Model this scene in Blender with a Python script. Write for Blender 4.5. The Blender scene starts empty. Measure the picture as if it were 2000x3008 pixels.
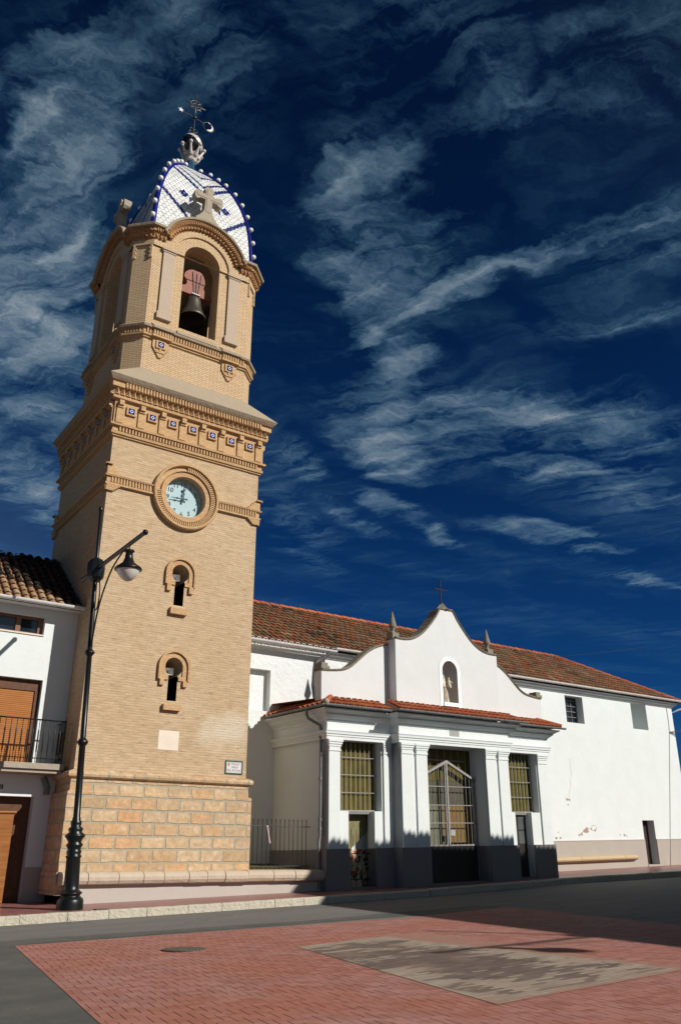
import bpy, math, random
from math import sin, cos, pi, radians, sqrt, atan2, hypot
from mathutils import Vector, Matrix
random.seed(7)
SC = bpy.context.scene
COL = SC.collection
G0 = 1.3                                   # camera height; measured heights are relative to it

# ---------------------------------------------------------------- camera
YAW, PITCH = radians(34.71), radians(22.5)
fwd = Vector((sin(YAW)*cos(PITCH), cos(YAW)*cos(PITCH), sin(PITCH)))
rgt = Vector((cos(YAW), -sin(YAW), 0))
upv = rgt.cross(fwd)
cam_d = bpy.data.cameras.new("camera")
cam_d.sensor_fit = 'VERTICAL'; cam_d.sensor_height = 24.0; cam_d.lens = 24.0*2438/3008
cam_d.clip_start = 0.1; cam_d.clip_end = 3000
cam = bpy.data.objects.new("camera", cam_d); COL.objects.link(cam)
m3 = Matrix((rgt, upv, -fwd)).transposed()
cam.matrix_world = Matrix.Translation((0, 0, G0)) @ m3.to_4x4()
SC.camera = cam

# ---------------------------------------------------------------- light
SUN = Vector((.53, -1.0, .70)).normalized()          # towards the sun
EL = math.asin(SUN.z); AZ = atan2(SUN.x, SUN.y)
sl = bpy.data.lights.new("sun", 'SUN'); sl.energy = 5.0; sl.angle = radians(.53); sl.color = (1.0, .95, .87)
so = bpy.data.objects.new("sun", sl); COL.objects.link(so)
so.rotation_euler = SUN.to_track_quat('Z', 'Y').to_euler(); so.location = (20, -30, 40)
SC.view_settings.view_transform = 'Standard'; SC.view_settings.look = 'None'
SC.view_settings.exposure = 0.0; SC.view_settings.gamma = 1.0

# node helpers ---------------------------------------------------
class NT:
    def __init__(s, nt): s.nt = nt; nt.nodes.clear()
    def n(s, typ, ins=None, **props):
        nd = s.nt.nodes.new(typ)
        for k, v in props.items(): setattr(nd, k, v)
        for k, v in (ins or {}).items():
            sock = nd.inputs[k]
            if isinstance(v, bpy.types.NodeSocket): s.nt.links.new(v, sock)
            else: sock.default_value = v
        return nd
    def math(s, op, a, b=0.0, c=0.0, clamp=False):
        return s.n('ShaderNodeMath', {0: a, 1: b, 2: c}, operation=op, use_clamp=clamp).outputs[0]
    def vmath(s, op, a, b=(0, 0, 0)):
        nd = s.n('ShaderNodeVectorMath', {0: a}, operation=op)
        if op == 'SCALE': 
            if isinstance(b, bpy.types.NodeSocket): s.nt.links.new(b, nd.inputs['Scale'])
            else: nd.inputs['Scale'].default_value = b
        else:
            if isinstance(b, bpy.types.NodeSocket): s.nt.links.new(b, nd.inputs[1])
            else: nd.inputs[1].default_value = b
        return nd.outputs['Value'] if op in ('DOT_PRODUCT', 'LENGTH', 'DISTANCE') else nd.outputs['Vector']
    def noise(s, vec, scale, detail=4.0, rough=.55, dist=0.0):
        return s.n('ShaderNodeTexNoise', {'Vector': vec, 'Scale': scale, 'Detail': detail, 'Roughness': rough, 'Distortion': dist}).outputs['Fac']
    def ramp(s, fac, stops):
        nd = s.n('ShaderNodeValToRGB', {'Fac': fac}); el = nd.color_ramp.elements
        while len(el) < len(stops): el.new(.5)
        for e, (p, c) in zip(el, stops):
            e.position = p; e.color = (*c, 1) if len(c) == 3 else c
        return nd.outputs['Color']
    def mr(s, v, a, b, c=0.0, d=1.0, smooth=False):
        return s.n('ShaderNodeMapRange', {'Value': v, 'From Min': a, 'From Max': b, 'To Min': c, 'To Max': d},
                   interpolation_type='SMOOTHSTEP' if smooth else 'LINEAR').outputs['Result']
    def mix(s, f, a, b, blend='MIX'):
        nd = s.n('ShaderNodeMix', data_type='RGBA', blend_type=blend)
        for k, v in ((0, f), (6, a), (7, b)):
            if isinstance(v, bpy.types.NodeSocket): s.nt.links.new(v, nd.inputs[k])
            else:
                if k and len(v) == 3: v = (*v, 1)
                nd.inputs[k].default_value = v
        return nd.outputs[2]
    def map(s, vec, loc=(0, 0, 0), rot=(0, 0, 0), sc=(1, 1, 1), typ='POINT'):
        return s.n('ShaderNodeMapping', {'Vector': vec, 'Location': loc, 'Rotation': rot, 'Scale': sc}, vector_type=typ).outputs[0]

# ---------------------------------------------------------------- sky
W = bpy.data.worlds.new("World"); SC.world = W; W.use_nodes = True
w = NT(W.node_tree)
sky = w.n('ShaderNodeTexSky', sky_type='NISHITA', sun_disc=False, sun_elevation=EL, sun_rotation=AZ, altitude=600.0, air_density=1.0, dust_density=.4, ozone_density=3.0)
dirv = w.vmath('NORMALIZE', w.n('ShaderNodeTexCoord').outputs['Generated'])
sep = w.n('ShaderNodeSeparateXYZ', {0: dirv})
# a dry, clear autumn sky: darkest across the band a right angle away from the sun
cs = w.vmath('DOT_PRODUCT', dirv, tuple(SUN))
acs = w.math('ABSOLUTE', cs)
pol = w.mr(acs, .22, .85, 0.0, 1.0, smooth=True)
skyc = w.mix(1.0, sky.outputs[0], w.mix(pol, (.065, .37, .84), (1.12, 1.15, 1.04)), 'MULTIPLY')
skyc = w.vmath('SCALE', skyc, w.math('ADD', w.math('MULTIPLY', w.mr(sep.outputs['Z'], .05, .75, 1.75, .12), pol), w.math('MULTIPLY', w.mr(sep.outputs['Z'], .05, .75, 1.3, .50), w.math('SUBTRACT', 1.0, pol))))
# cirrus on a high flat layer: p = direction / height
zc = w.math('MAXIMUM', sep.outputs['Z'], .05)
P = w.n('ShaderNodeCombineXYZ', {0: w.math('DIVIDE', sep.outputs['X'], zc), 1: w.math('DIVIDE', sep.outputs['Y'], zc), 2: 0.0}).outputs[0]
wn = w.n('ShaderNodeTexNoise', {'Vector': P, 'Scale': 3.0, 'Detail': 6.0, 'Roughness': .62}).outputs['Color']
warp = w.vmath('SCALE', w.vmath('SUBTRACT', wn, (.5, .5, .5)), .34)
PW = w.vmath('ADD', P, warp)
BLOBS = [  # centre x, y, angle (deg), half length, half width, strength
    (.93, .85, -66, .44, .055, .70), (.86, 1.03, -62, .24, .10, .65), (1.06, .60, -66, .22, .035, .5),
    (.62, .86, 75, .16, .10, .62), (.74, 1.04, 60, .18, .10, .66), (.84, 1.18, 50, .16, .08, .7),
    (1.05, 1.28, 30, .30, .13, .80), (1.35, 1.22, -18, .34, .11, .85), (1.26, 1.60, 25, .20, .11, .95), (1.18, 1.45, 60, .2, .1, .8),
    (1.70, 1.35, -30, .30, .10, .7), (1.50, 1.85, 10, .18, .07, .75), (2.02, 1.74, -20, .26, .09, .85), (1.75, 1.95, 25, .2, .06, .6),
    (2.30, 1.75, -20, .14, .05, .6), (2.84, 1.85, -10, .3, .06, .7), (2.15, 1.25, -25, .3, .08, .5), (2.6, 1.4, -30, .3, .06, .4),
    (.20, 1.05, 80, .30, .10, .68), (.28, 1.28, 60, .22, .11, .75), (.30, 1.55, 70, .30, .17, .95), (.42, 1.85, 60, .34, .15, .7),
    (.50, 2.35, 60, .5, .18, .7), (.12, 1.8, 70, .3, .2, .6), (1.30, 2.1, 30, .4, .09, .4), (1.55, 2.4, 30, .4, .1, .35),
    (.42, .62, 20, .36, .16, .26), (.78, .52, -55, .40, .08, .34), (.28, .83, 30, .3, .13, .25), (1.3, .75, -55, .4, .06, .38), (1.75, 1.0, -40, .4, .06, .34), (.9, .33, -50, .3, .1, .2),
    (3.6, 2.3, -10, .5, .12, .25),
    (1.22, 1.38, 20, .42, .26, .52), (1.55, 1.15, -25, .40, .20, .55), (.80, 1.02, 70, .36, .17, .50), (2.0, 1.35, -25, .40, .16, .42), (1.05, 1.75, 40, .25, .10, .5),
    (.25, .72, 40, .30, .12, .40), (.55, .55, 10, .32, .12, .40), (.14, 1.3, 80, .3, .12, .5), (.75, .40, -50, .22, .06, .40), (1.15, .62, -58, .3, .12, .38), (1.45, 2.0, 20, .3, .08, .42)]
acc = None
for cx_, cy_, an, a_, b_, st in BLOBS:
    q = w.map(PW, (cx_, cy_, 0), (0, 0, radians(an)), (a_, b_, 1), 'TEXTURE')
    g = w.mr(w.vmath('LENGTH', q), 1.45, 0.0, 0.0, st, smooth=True)
    acc = g if acc is None else w.math('MAXIMUM', acc, g)
# fibres combed along the wind
F1 = w.map(PW, (0, 0, 0), (0, 0, radians(64)), (1, 1, 1))
F1 = w.map(F1, (0, 0, 0), (0, 0, 0), (2.6, 15.0, 1))
n1 = w.noise(F1, 1.0, 9.0, .66, .25)
n2 = w.noise(w.map(PW, (3, 1, 0), (0, 0, radians(38)), (4, 8, 1)), 1.0, 10.0, .68, .15)
n3 = w.noise(w.map(P, (9, 4, 0), (0, 0, radians(-30)), (9, 22, 1)), 1.0, 8.0, .7, .2)
fib = w.math('ADD', w.math('ADD', w.math('MULTIPLY', n1, .52), w.math('MULTIPLY', n2, .30)), w.math('MULTIPLY', n3, .18))
cov = w.math('ADD', w.math('MULTIPLY', acc, 1.12), w.math('MULTIPLY', w.math('SUBTRACT', fib, .5), 4.4))
dens = w.math('POWER', w.mr(cov, .10, 1.45, 0.0, 1.0), 1.25)
dens = w.math('MULTIPLY', dens, w.mr(acc, .02, .45, .0, .95, smooth=True))
veil = w.math('MULTIPLY', w.mr(w.noise(w.map(PW, (7, 2, 0), (0, 0, radians(30)), (1.2, 2.6, 1)), 1.0, 7.0, .6), .46, .78, 0.0, .34), w.mr(n1, .36, .66, .15, 1.0))
dens = w.math('ADD', dens, veil)
dens = w.math('MULTIPLY', dens, w.mr(sep.outputs['Z'], .06, .3, .35, 1.0), clamp=True)
cloudc = w.vmath('SCALE', w.mix(dens, (.24, .80, 1.30), (1.04, 1.22, 1.36)), 7.4)
full = w.mix(dens, skyc, cloudc)
bg = w.n('ShaderNodeBackground', {'Color': full, 'Strength': .036})
w.n('ShaderNodeOutputWorld', {'Surface': bg.outputs[0]})

# ---------------------------------------------------------------- materials
def newmat(name):
    m = bpy.data.materials.new(name); m.use_nodes = True
    return m, NT(m.node_tree)
def finish(t, color, rough=.8, height=None, bump=.2, bdist=.01, spec=.3, metal=0.0, extra=None):
    ins = {'Base Color': color if isinstance(color, bpy.types.NodeSocket) else (*color, 1), 'Roughness': rough, 'Specular IOR Level': spec, 'Metallic': metal}
    if height is not None:
        ins['Normal'] = t.n('ShaderNodeBump', {'Height': height, 'Strength': bump, 'Distance': bdist}).outputs[0]
    if extra: ins.update(extra)
    p = t.n('ShaderNodeBsdfPrincipled', ins)
    t.n('ShaderNodeOutputMaterial', {'Surface': p.outputs[0]})
def uvw(t): return t.n('ShaderNodeUVMap', uv_map='UVMap').outputs[0]
def objc(t): return t.n('ShaderNodeTexCoord').outputs['Object']
def geop(t): return t.n('ShaderNodeNewGeometry').outputs['Position']

def mat_plain(name, c, rough=.7, var=.12, scale=6.0, bump=.15, spec=.3, metal=0.0, bscale=40.0):
    m, t = newmat(name); p = geop(t)
    n1 = t.noise(p, scale, 5.0, .6)
    c2 = tuple(x*(1-var) for x in c); c3 = tuple(min(1, x*(1+var)) for x in c)
    col = t.mix(t.mr(n1, .3, .7), c2, c3)
    finish(t, col, rough, t.noise(p, bscale, 3.0), bump, .01, spec, metal)
    return m

def mat_brick(name, c1, c2, mortar, bw, bh, ms, var=.25, warp=.012, bump=.5, bdist=.012, stain=None):
    m, t = newmat(name); uv = uvw(t)
    nz = t.n('ShaderNodeTexNoise', {'Vector': uv, 'Scale': 5.0, 'Detail': 3.0}).outputs['Color']
    u2 = t.vmath('ADD', uv, t.vmath('SCALE', t.vmath('SUBTRACT', nz, (.5, .5, .5)), warp))
    b = t.n('ShaderNodeTexBrick', {'Vector': u2, 'Color1': (*c1, 1), 'Color2': (*c2, 1), 'Mortar': (*mortar, 1), 'Scale': 1.0,
            'Mortar Size': ms, 'Mortar Smooth': .3, 'Bias': 0.0, 'Brick Width': bw, 'Row Height': bh}, offset=.5)
    streak = t.noise(t.map(u2, (0, 0, 0), (0, 0, 0), (1/bw*.9, 1/bh*.8, 1)), 1.0, 4.0, .6)
    col = t.mix(t.mr(streak, .30, .72), t.mix(1.0, b.outputs['Color'], (1-var, 1-var*1.1, 1-var*1.25), 'MULTIPLY'), b.outputs['Color'])
    big = t.noise(uv, .55, 6.0, .62)
    col = t.mix(t.mr(big, .35, .68), t.mix(1.0, col, (.93, .90, .86), 'MULTIPLY'), col)
    if stain:
        (sx, sy, sr, sc_, sa) = stain
        d = t.vmath('LENGTH', t.map(u2, (sx, sy, 0), (0, 0, 0), (sr, sr*.7, 1), 'TEXTURE'))
        d = t.math('ADD', d, t.math('MULTIPLY', t.math('SUBTRACT', t.noise(uv, 1.6, 6.0, .65), .5), 1.8))
        col = t.mix(t.mr(d, 1.0, .2, 0.0, sa, smooth=True), col, sc_)
    if stain:
        pit = t.noise(t.map(u2, (1, 5, 0), (0, 0, 0), (4.5, 24.0, 1)), 1.0, 5.0, .7)
        col = t.mix(t.mr(pit, .60, .70, 0.0, .75), col, t.mix(1.0, col, (.50, .44, .38), 'MULTIPLY'))
        pal = t.noise(t.map(u2, (8, 2, 0), (0, 0, 0), (3.0, 9.0, 1)), 1.0, 6.0, .7)
        col = t.mix(t.mr(pal, .56, .72, 0.0, .45), col, (.68, .56, .40))
        streak = t.math('SUBTRACT', streak, t.math('MULTIPLY', t.mr(pit, .58, .70), .8))
    h = t.math('ADD', t.math('MULTIPLY', b.outputs['Fac'], -.6), t.math('MULTIPLY', streak, .9))
    finish(t, col, .9, h, bump, bdist, .15)
    return m

SAND = (.50, .345, .195)
M = {}
M['brick'] = mat_brick('sand_brick', (.63, .475, .315), (.56, .415, .265), (.57, .44, .30), .26, .062, .008, .22, .02, .7, .014,
                       stain=(10.3, 4.3, 1.0, (.62, .54, .42), .75))
M['brick_up'] = mat_brick('fine_brick', (.67, .51, .335), (.60, .45, .285), (.40, .265, .15), .25, .062, .010, .14, .006, .5, .010)
M['red_brick'] = mat_brick('moulded_brick', (.64, .44, .255), (.56, .36, .19), (.45, .30, .17), .13, .06, .006, .2, .004, .4, .006)
M['ashlar'] = mat_brick('ashlar_stone', (.56, .375, .205), (.47, .345, .215), (.37, .335, .26), .66, .288, .024, .25, .05, .8, .03)
def _ashlar():
    m, t = newmat('ashlar_stone'); uv = uvw(t)
    nz = t.n('ShaderNodeTexNoise', {'Vector': uv, 'Scale': 4.0, 'Detail': 4.0}).outputs['Color']
    u2 = t.vmath('ADD', uv, t.vmath('SCALE', t.vmath('SUBTRACT', nz, (.5, .5, .5)), .05))
    b = t.n('ShaderNodeTexBrick', {'Vector': u2, 'Color1': (0, 0, 0, 1), 'Color2': (1, 1, 1, 1), 'Mortar': (.5, .5, .5, 1), 'Scale': 1.0,
            'Mortar Size': .030, 'Mortar Smooth': .35, 'Bias': 0.0, 'Brick Width': .62, 'Row Height': .286}, offset=.5)
    blk = t.ramp(b.outputs['Color'], [(0, (.62, .375, .20)), (.25, (.58, .44, .285)), (.5, (.65, .475, .30)), (.75, (.52, .365, .215)), (1, (.66, .415, .23))])
    n = t.noise(uv, 7.0, 7.0, .7)
    blk = t.mix(t.mr(n, .32, .7), t.mix(1.0, blk, (.70, .66, .62), 'MULTIPLY'), t.mix(1.0, blk, (1.07, 1.08, 1.1), 'MULTIPLY'))
    grime = t.noise(uv, .8, 5.0, .6)
    blk = t.mix(t.mr(grime, .5, .72, 0.0, .65), blk, (.33, .255, .165))
    pale = t.noise(t.map(uv, (4, 2, 0)), 3.4, 6.0, .72)
    blk = t.mix(t.mr(pale, .56, .68, 0.0, .6), blk, (.70, .60, .46))
    col = t.mix(b.outputs['Fac'], blk, t.mix(n, (.33, .295, .215), (.45, .39, .29)))
    h = t.math('ADD', t.math('MULTIPLY', b.outputs['Fac'], -.7), t.math('MULTIPLY', n, .8))
    finish(t, col, .9, h, .9, .03, .12)
    return m
M['ashlar'] = _ashlar()

def mat_plaster(name, c, stain=(.55, .5, .44), amount=.35, rough=.85, bump=.35, lump=2.2):
    m, t = newmat(name); p = geop(t)
    n = t.noise(p, 1.3, 8.0, .68)
    st = t.noise(t.map(p, (0, 0, 0), (0, 0, 0), (3.0, 3.0, .45)), 1.0, 6.0, .65)
    col = t.mix(t.mr(n, .35, .7), tuple(x*.94 for x in c), c)
    col = t.mix(t.mr(st, .6, .82, 0.0, amount), col, stain)
    h = t.math('ADD', t.math('MULTIPLY', t.noise(p, lump, 5.0, .6), 1.0), t.math('MULTIPLY', t.noise(p, 26.0, 4.0, .6), .16))
    finish(t, col, rough, h, bump, .06, .08)
    return m
M['white'] = mat_plaster('white_plaster', (.70, .74, .735), amount=.12, bump=.22)
M['rough_white'] = mat_plaster('rough_whitewash', (.70, .735, .735), amount=.2, bump=.55, lump=5.0)
M['pink_white'] = mat_plaster('pediment_plaster', (.66, .675, .675), amount=.16, bump=.2)
M['cream'] = mat_plaster('cream_plaster', (.74, .72, .58), amount=.2)
M['olive'] = mat_plain('olive_panel', (.115, .094, .021), .5, .3, 2.5, .05, .1)
M['dado'] = mat_plaster('grey_dado', (.42, .375, .33), (.30, .25, .20), .5, .55, .2)
M['dado_dark'] = mat_plaster('slate_dado', (.225, .215, .21), (.15, .14, .135), .5, .45, .15)
M['stone'] = mat_plaster('weathered_stone', (.37, .32, .255), (.2, .18, .14), .55, .9, .5, 6.0)
M['cap'] = mat_plaster('pale_pilaster_stone', (.47, .375, .29), (.36, .27, .2), .3, .8, .2, 6.0)
M['slab'] = mat_plaster('mortar_cap', (.36, .295, .215), (.27, .22, .17), .55, .9, .4, 5.0)
M['coping'] = mat_plaster('lichen_coping', (.25, .225, .18), (.06, .055, .045), .9, .95, .6, 9.0)
M['kerb'] = mat_plaster('rough_kerb_stone', (.50, .46, .37), (.19, .16, .11), .85, .9, 1.0, 9.0)
M['iron'] = mat_plain('black_iron', (.014, .016, .018), .38, .2, 20, .1, .5)
M['iron2'] = mat_plain('grey_iron', (.16, .155, .15), .5, .3, 14, .1, .5)
M['silver'] = mat_plain('silver_paint', (.27, .26, .25), .5, .25, 14, .1, .5)
M['gutter_w'] = mat_plain('white_gutter', (.66, .645, .63), .42, .1, 3, .03, .4)
M['gutter_d'] = mat_plain('zinc_gutter', (.19, .195, .20), .5, .25, 5, .1, .4)
M['glass_lamp'] = mat_plain('opal_glass', (.60, .56, .52), .25, .05, 5, .02, .5)
M['dark'] = mat_plain('dark_void', (.02, .018, .016), .9, .1)
M['wood'] = mat_plain('dark_wood', (.10, .038, .016), .55, .3, 9, .2)
M['tileblue'] = mat_plain('matt_cobalt_tile', (.012, .022, .17), .8, .2, 10, .05, .03)
M['tilewhite'] = mat_plain('matt_white_tile', (.62, .63, .66), .8, .05, 10, .05, .03)
M['bluetile'] = mat_plain('cobalt_glaze', (.008, .014, .16), .18, .2, 10, .05, .6)
M['whiteglaze'] = mat_plain('white_glaze', (.72, .74, .72), .2, .06, 8, .03, .6)
M['crownglaze'] = mat_plain('crown_glaze', (.50, .46, .44), .25, .25, 9, .03, .6)
M['teal'] = mat_plain('teal_glaze', (.02, .07, .14), .25, .3, 9, .05, .6)
M['bronze'] = mat_plain('bell_bronze', (.085, .075, .06), .45, .3, 12, .1, .5, .6)
M['redwood'] = mat_plain('red_yoke', (.25, .085, .055), .6, .25, 6, .15)
M['glass'] = mat_plain('window_glass', (.012, .018, .03), .08, .1, 4, .01, .6)
M['frame'] = mat_plain('brown_frame', (.16, .075, .04), .5, .2, 9, .1)
M['marble'] = mat_plain('cream_marble', (.62, .54, .43), .6, .2, 9, .2)
M['plaque'] = mat_plain('pale_plaque', (.70, .60, .50), .6, .06, 4, .1)
M['ochre'] = mat_plain('ochre_panel', (.19, .115, .028), .6, .15, 3, .1)
M['ribbon'] = mat_plain('pale_ribbon', (.6, .42, .42), .7, .1)
M['green'] = mat_plain('green_tile', (.03, .09, .07), .3, .2, 20, .05)
M['ink'] = mat_plain('dark_ink', (.05, .045, .07), .6, .05)
M['gold'] = mat_plain('gold_paint', (.33, .24, .06), .5, .15)
M['horn'] = mat_plain('horn_plastic', (.56, .57, .60), .5, .06)
M['pole'] = mat_plain('cast_iron_green_black', (.006, .008, .0085), .34, .25, 6, .12, .35)

def _tiles(name, stops, rough=.85):
    m, t = newmat(name)
    a = t.n('ShaderNodeAttribute', attribute_name='tint').outputs['Fac']
    p = geop(t)
    big = t.noise(p, .55, 5.0, .65)
    f = t.math('ADD', t.math('MULTIPLY', a, .62), t.math('MULTIPLY', t.mr(big, .34, .66), .38))
    col = t.ramp(f, stops)
    li = t.noise(p, 9.0, 6.0, .7)
    col = t.mix(t.mr(li, .52, .72, 0.0, .75), col, (.17, .14, .095))
    finish(t, col, rough, li, .4, .02, .15)
    return m
M['tile'] = _tiles('weathered_roof_tile', [(0, (.045, .034, .026)), (.22, (.13, .082, .052)), (.36, (.27, .18, .11)), (.48, (.16, .075, .042)), (.60, (.33, .10, .042)), (.72, (.19, .12, .075)), (.84, (.36, .15, .07)), (1, (.38, .29, .19))])
M['tile_dark'] = _tiles('dark_roof_tile', [(0, (.016, .012, .010)), (.5, (.034, .022, .016)), (1, (.06, .035, .022))])  # near-black tone; also paints the shade on the house's upper slope
M['tile_new'] = _tiles('red_roof_tile', [(0, (.24, .075, .04)), (.4, (.38, .095, .04)), (.75, (.44, .13, .055)), (1, (.40, .22, .10))])
M['tile_pale'] = _tiles('pale_roof_tile', [(0, (.22, .12, .07)), (.4, (.37, .22, .12)), (.75, (.44, .30, .18)), (1, (.36, .27, .18))])

def _slats(name, c1, c2, pitch, wob=0.0):
    m, t = newmat(name); p = geop(t)
    z = t.n('ShaderNodeSeparateXYZ', {0: p}).outputs['Z']
    zz = t.math('ADD', z, t.math('MULTIPLY', t.noise(p, 3.0, 3.0), wob))
    fr = t.math('FRACT', t.math('DIVIDE', zz, pitch))
    col = t.mix(t.mr(fr, .12, .3), tuple(x*.25 for x in c1), c1)
    col = t.mix(t.mr(t.noise(t.map(p, (0, 0, 0), (0, 0, 0), (1, 1, 14)), 2.0, 4.0), .35, .65), col, t.mix(1.0, col, tuple(b/a for a, b in zip(c1, c2)), 'MULTIPLY'))
    finish(t, col, .6, fr, .5, .012, .25)
    return m
M['shutter'] = _slats('orange_roller_slats', (.46, .185, .055), (.40, .15, .04), .047)
M['reed'] = _slats('reed_blind', (.44, .20, .065), (.33, .12, .035), .022, .02)

def _asphalt():
    m, t = newmat('asphalt'); p = geop(t)
    n = t.noise(p, 38.0, 5.0, .75)
    big = t.noise(p, .6, 5.0, .6)
    lanes = t.noise(t.map(p, (0, 0, 0), (0, 0, .06), (.25, 3.2, 1)), 1.0, 4.0, .55)
    col = t.mix(t.mr(n, .3, .75), (.135, .13, .125), (.22, .21, .20))
    col = t.mix(t.mr(lanes, .35, .65, 0.0, .5), col, t.mix(1.0, col, (.68, .69, .71), 'MULTIPLY'))
    col = t.mix(t.mr(big, .45, .7, 0.0, .6), col, t.mix(1.0, col, (1.18, 1.15, 1.12), 'MULTIPLY'))
    wp = t.vmath('ADD', p, t.vmath('SCALE', t.n('ShaderNodeTexNoise', {'Vector': p, 'Scale': 1.3, 'Detail': 6.0, 'Roughness': .7}).outputs['Color'], 1.4))
    ck = t.n('ShaderNodeTexVoronoi', {'Vector': t.map(wp, (0, 0, 0), (0, 0, 0), (.22, .5, .3)), 'Scale': 1.0}, feature='DISTANCE_TO_EDGE').outputs['Distance']
    col = t.mix(t.mr(ck, .0, .007, .75, 0.0), col, (.035, .034, .033))
    spot = t.noise(t.map(p, (3, 9, 0)), 2.6, 3.0, .5)
    col = t.mix(t.mr(spot, .66, .72, 0.0, .4), col, (.05, .048, .046))
    vo = t.n('ShaderNodeTexVoronoi', {'Vector': p, 'Scale': 60.0}).outputs['Distance']
    col = t.mix(t.mr(vo, .0, .16, .35, 0.0), col, (.30, .29, .27))
    finish(t, col, .85, n, .5, .01, .25)
    return m
M['asphalt'] = _asphalt()
def _patch():
    m, t = newmat('dark_asphalt'); p = geop(t)
    n = t.noise(p, 45.0, 5.0, .75); b = t.noise(p, 1.1, 6.0, .65)
    col = t.mix(t.mr(n, .3, .75), (.062, .064, .06), (.125, .125, .115))
    col = t.mix(t.mr(b, .42, .68), col, t.mix(1.0, col, (1.45, 1.4, 1.35), 'MULTIPLY'))
    finish(t, col, .85, n, .6, .012, .25)
    return m
M['asphalt_d'] = _patch()
def _pavers(name, c1, c2, mortar, bw, bh, ms, rough=.75, rot=0.0, big=True, wr=.006):
    m, t = newmat(name); p = geop(t)
    q = t.map(p, (0, 0, 0), (0, 0, rot), (1, 1, 1))
    nz = t.n('ShaderNodeTexNoise', {'Vector': p, 'Scale': 6.0, 'Detail': 2.0}).outputs['Color']
    q = t.vmath('ADD', q, t.vmath('SCALE', t.vmath('SUBTRACT', nz, (.5, .5, .5)), wr))
    b = t.n('ShaderNodeTexBrick', {'Vector': q, 'Color1': (*c1, 1), 'Color2': (*c2, 1), 'Mortar': (*mortar, 1), 'Scale': 1.0,
            'Mortar Size': ms, 'Mortar Smooth': .2, 'Bias': 0.0, 'Brick Width': bw, 'Row Height': bh}, offset=.5)
    n = t.noise(p, .9, 6.0, .65)
    col = t.mix(t.mr(n, .38, .66), b.outputs['Color'], t.mix(1.0, b.outputs['Color'], (1.14, 1.38, 1.62), 'MULTIPLY'))
    n3 = t.noise(p, 14.0, 5.0, .7)
    col = t.mix(t.mr(n3, .3, .75, 0.0, .55), col, t.mix(1.0, col, (.66, .62, .6), 'MULTIPLY'))
    h = t.math('ADD', t.math('MULTIPLY', b.outputs['Fac'], -1.0), t.math('MULTIPLY', n3, .35))
    finish(t, col, rough, h, .7, .008, .3)
    return m
def _plaza():
    m, t = newmat('red_clay_pavers'); p = geop(t)
    # interlocking pavers: staggered long joints 8.5 cm apart, laid 9 degrees off the street
    nz = t.n('ShaderNodeTexNoise', {'Vector': p, 'Scale': 7.0, 'Detail': 2.0}).outputs['Color']
    q = t.map(p, (0, 0, 0), (0, 0, radians(9.3)), (1, 1, 1))
    q = t.vmath('ADD', q, t.vmath('SCALE', t.vmath('SUBTRACT', nz, (.5, .5, .5)), .010))
    s = t.n('ShaderNodeSeparateXYZ', {0: q}); CW, PER = .0845, .44
    cx_ = t.math('ADD', t.math('DIVIDE', s.outputs[0], CW), .5); colm = t.math('FLOOR', cx_); fx = t.math('ABSOLUTE', t.math('SUBTRACT', t.math('FRACT', cx_), .5))
    ry = t.math('DIVIDE', t.math('ADD', s.outputs[1], t.math('MULTIPLY', colm, .112)), PER); row = t.math('FLOOR', ry); fy = t.math('FRACT', ry)
    wn = t.n('ShaderNodeTexWhiteNoise', {'Vector': t.n('ShaderNodeCombineXYZ', {0: colm, 1: row, 2: 0.0}).outputs[0]}).outputs['Value']
    wn2 = t.n('ShaderNodeTexWhiteNoise', {'Vector': t.n('ShaderNodeCombineXYZ', {0: t.math('FLOOR', t.math('DIVIDE', s.outputs[0], .169)), 1: t.math('FLOOR', t.math('DIVIDE', s.outputs[1], .10)), 2: 3.0}).outputs[0]}).outputs['Value']
    dash = t.math('LESS_THAN', fy, .62)
    jx = t.math('MULTIPLY', t.math('MULTIPLY', t.mr(fx, .085, .035), dash), t.mr(wn, .0, .6, .30, 1.0))
    fr2 = t.math('FRACT', t.math('DIVIDE', s.outputs[1], .22)); jy = t.math('MULTIPLY', t.mr(t.math('ABSOLUTE', t.math('SUBTRACT', fr2, .5)), .470, .49), .28)
    j = t.math('MAXIMUM', jx, jy, clamp=True)
    wn = wn2
    base = t.mix(wn, (.33, .125, .092), (.43, .185, .145))
    n = t.noise(p, .75, 6.0, .65)
    base = t.mix(t.mr(n, .36, .66), base, t.mix(1.0, base, (1.02, 1.28, 1.42), 'MULTIPLY'))
    or_ = t.noise(t.map(p, (5, 3, 0)), .55, 5.0, .6)
    base = t.mix(t.mr(or_, .52, .7, 0.0, .6), base, (.40, .13, .075))
    n3 = t.noise(p, 16.0, 5.0, .7)
    base = t.mix(t.mr(n3, .3, .75, 0.0, .5), base, t.mix(1.0, base, (.74, .70, .68), 'MULTIPLY'))
    col = t.mix(j, base, (.085, .030, .022))
    finish(t, col, .75, t.math('ADD', t.math('MULTIPLY', j, -1.0), t.math('MULTIPLY', n3, .3)), .6, .008, .15)
    return m
M['plaza'] = _plaza()
M['sidewalk'] = _pavers('ribbed_pink_tiles', (.35, .14, .115), (.30, .115, .095), (.16, .06, .05), .2, .055, .006, .32)
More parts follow.
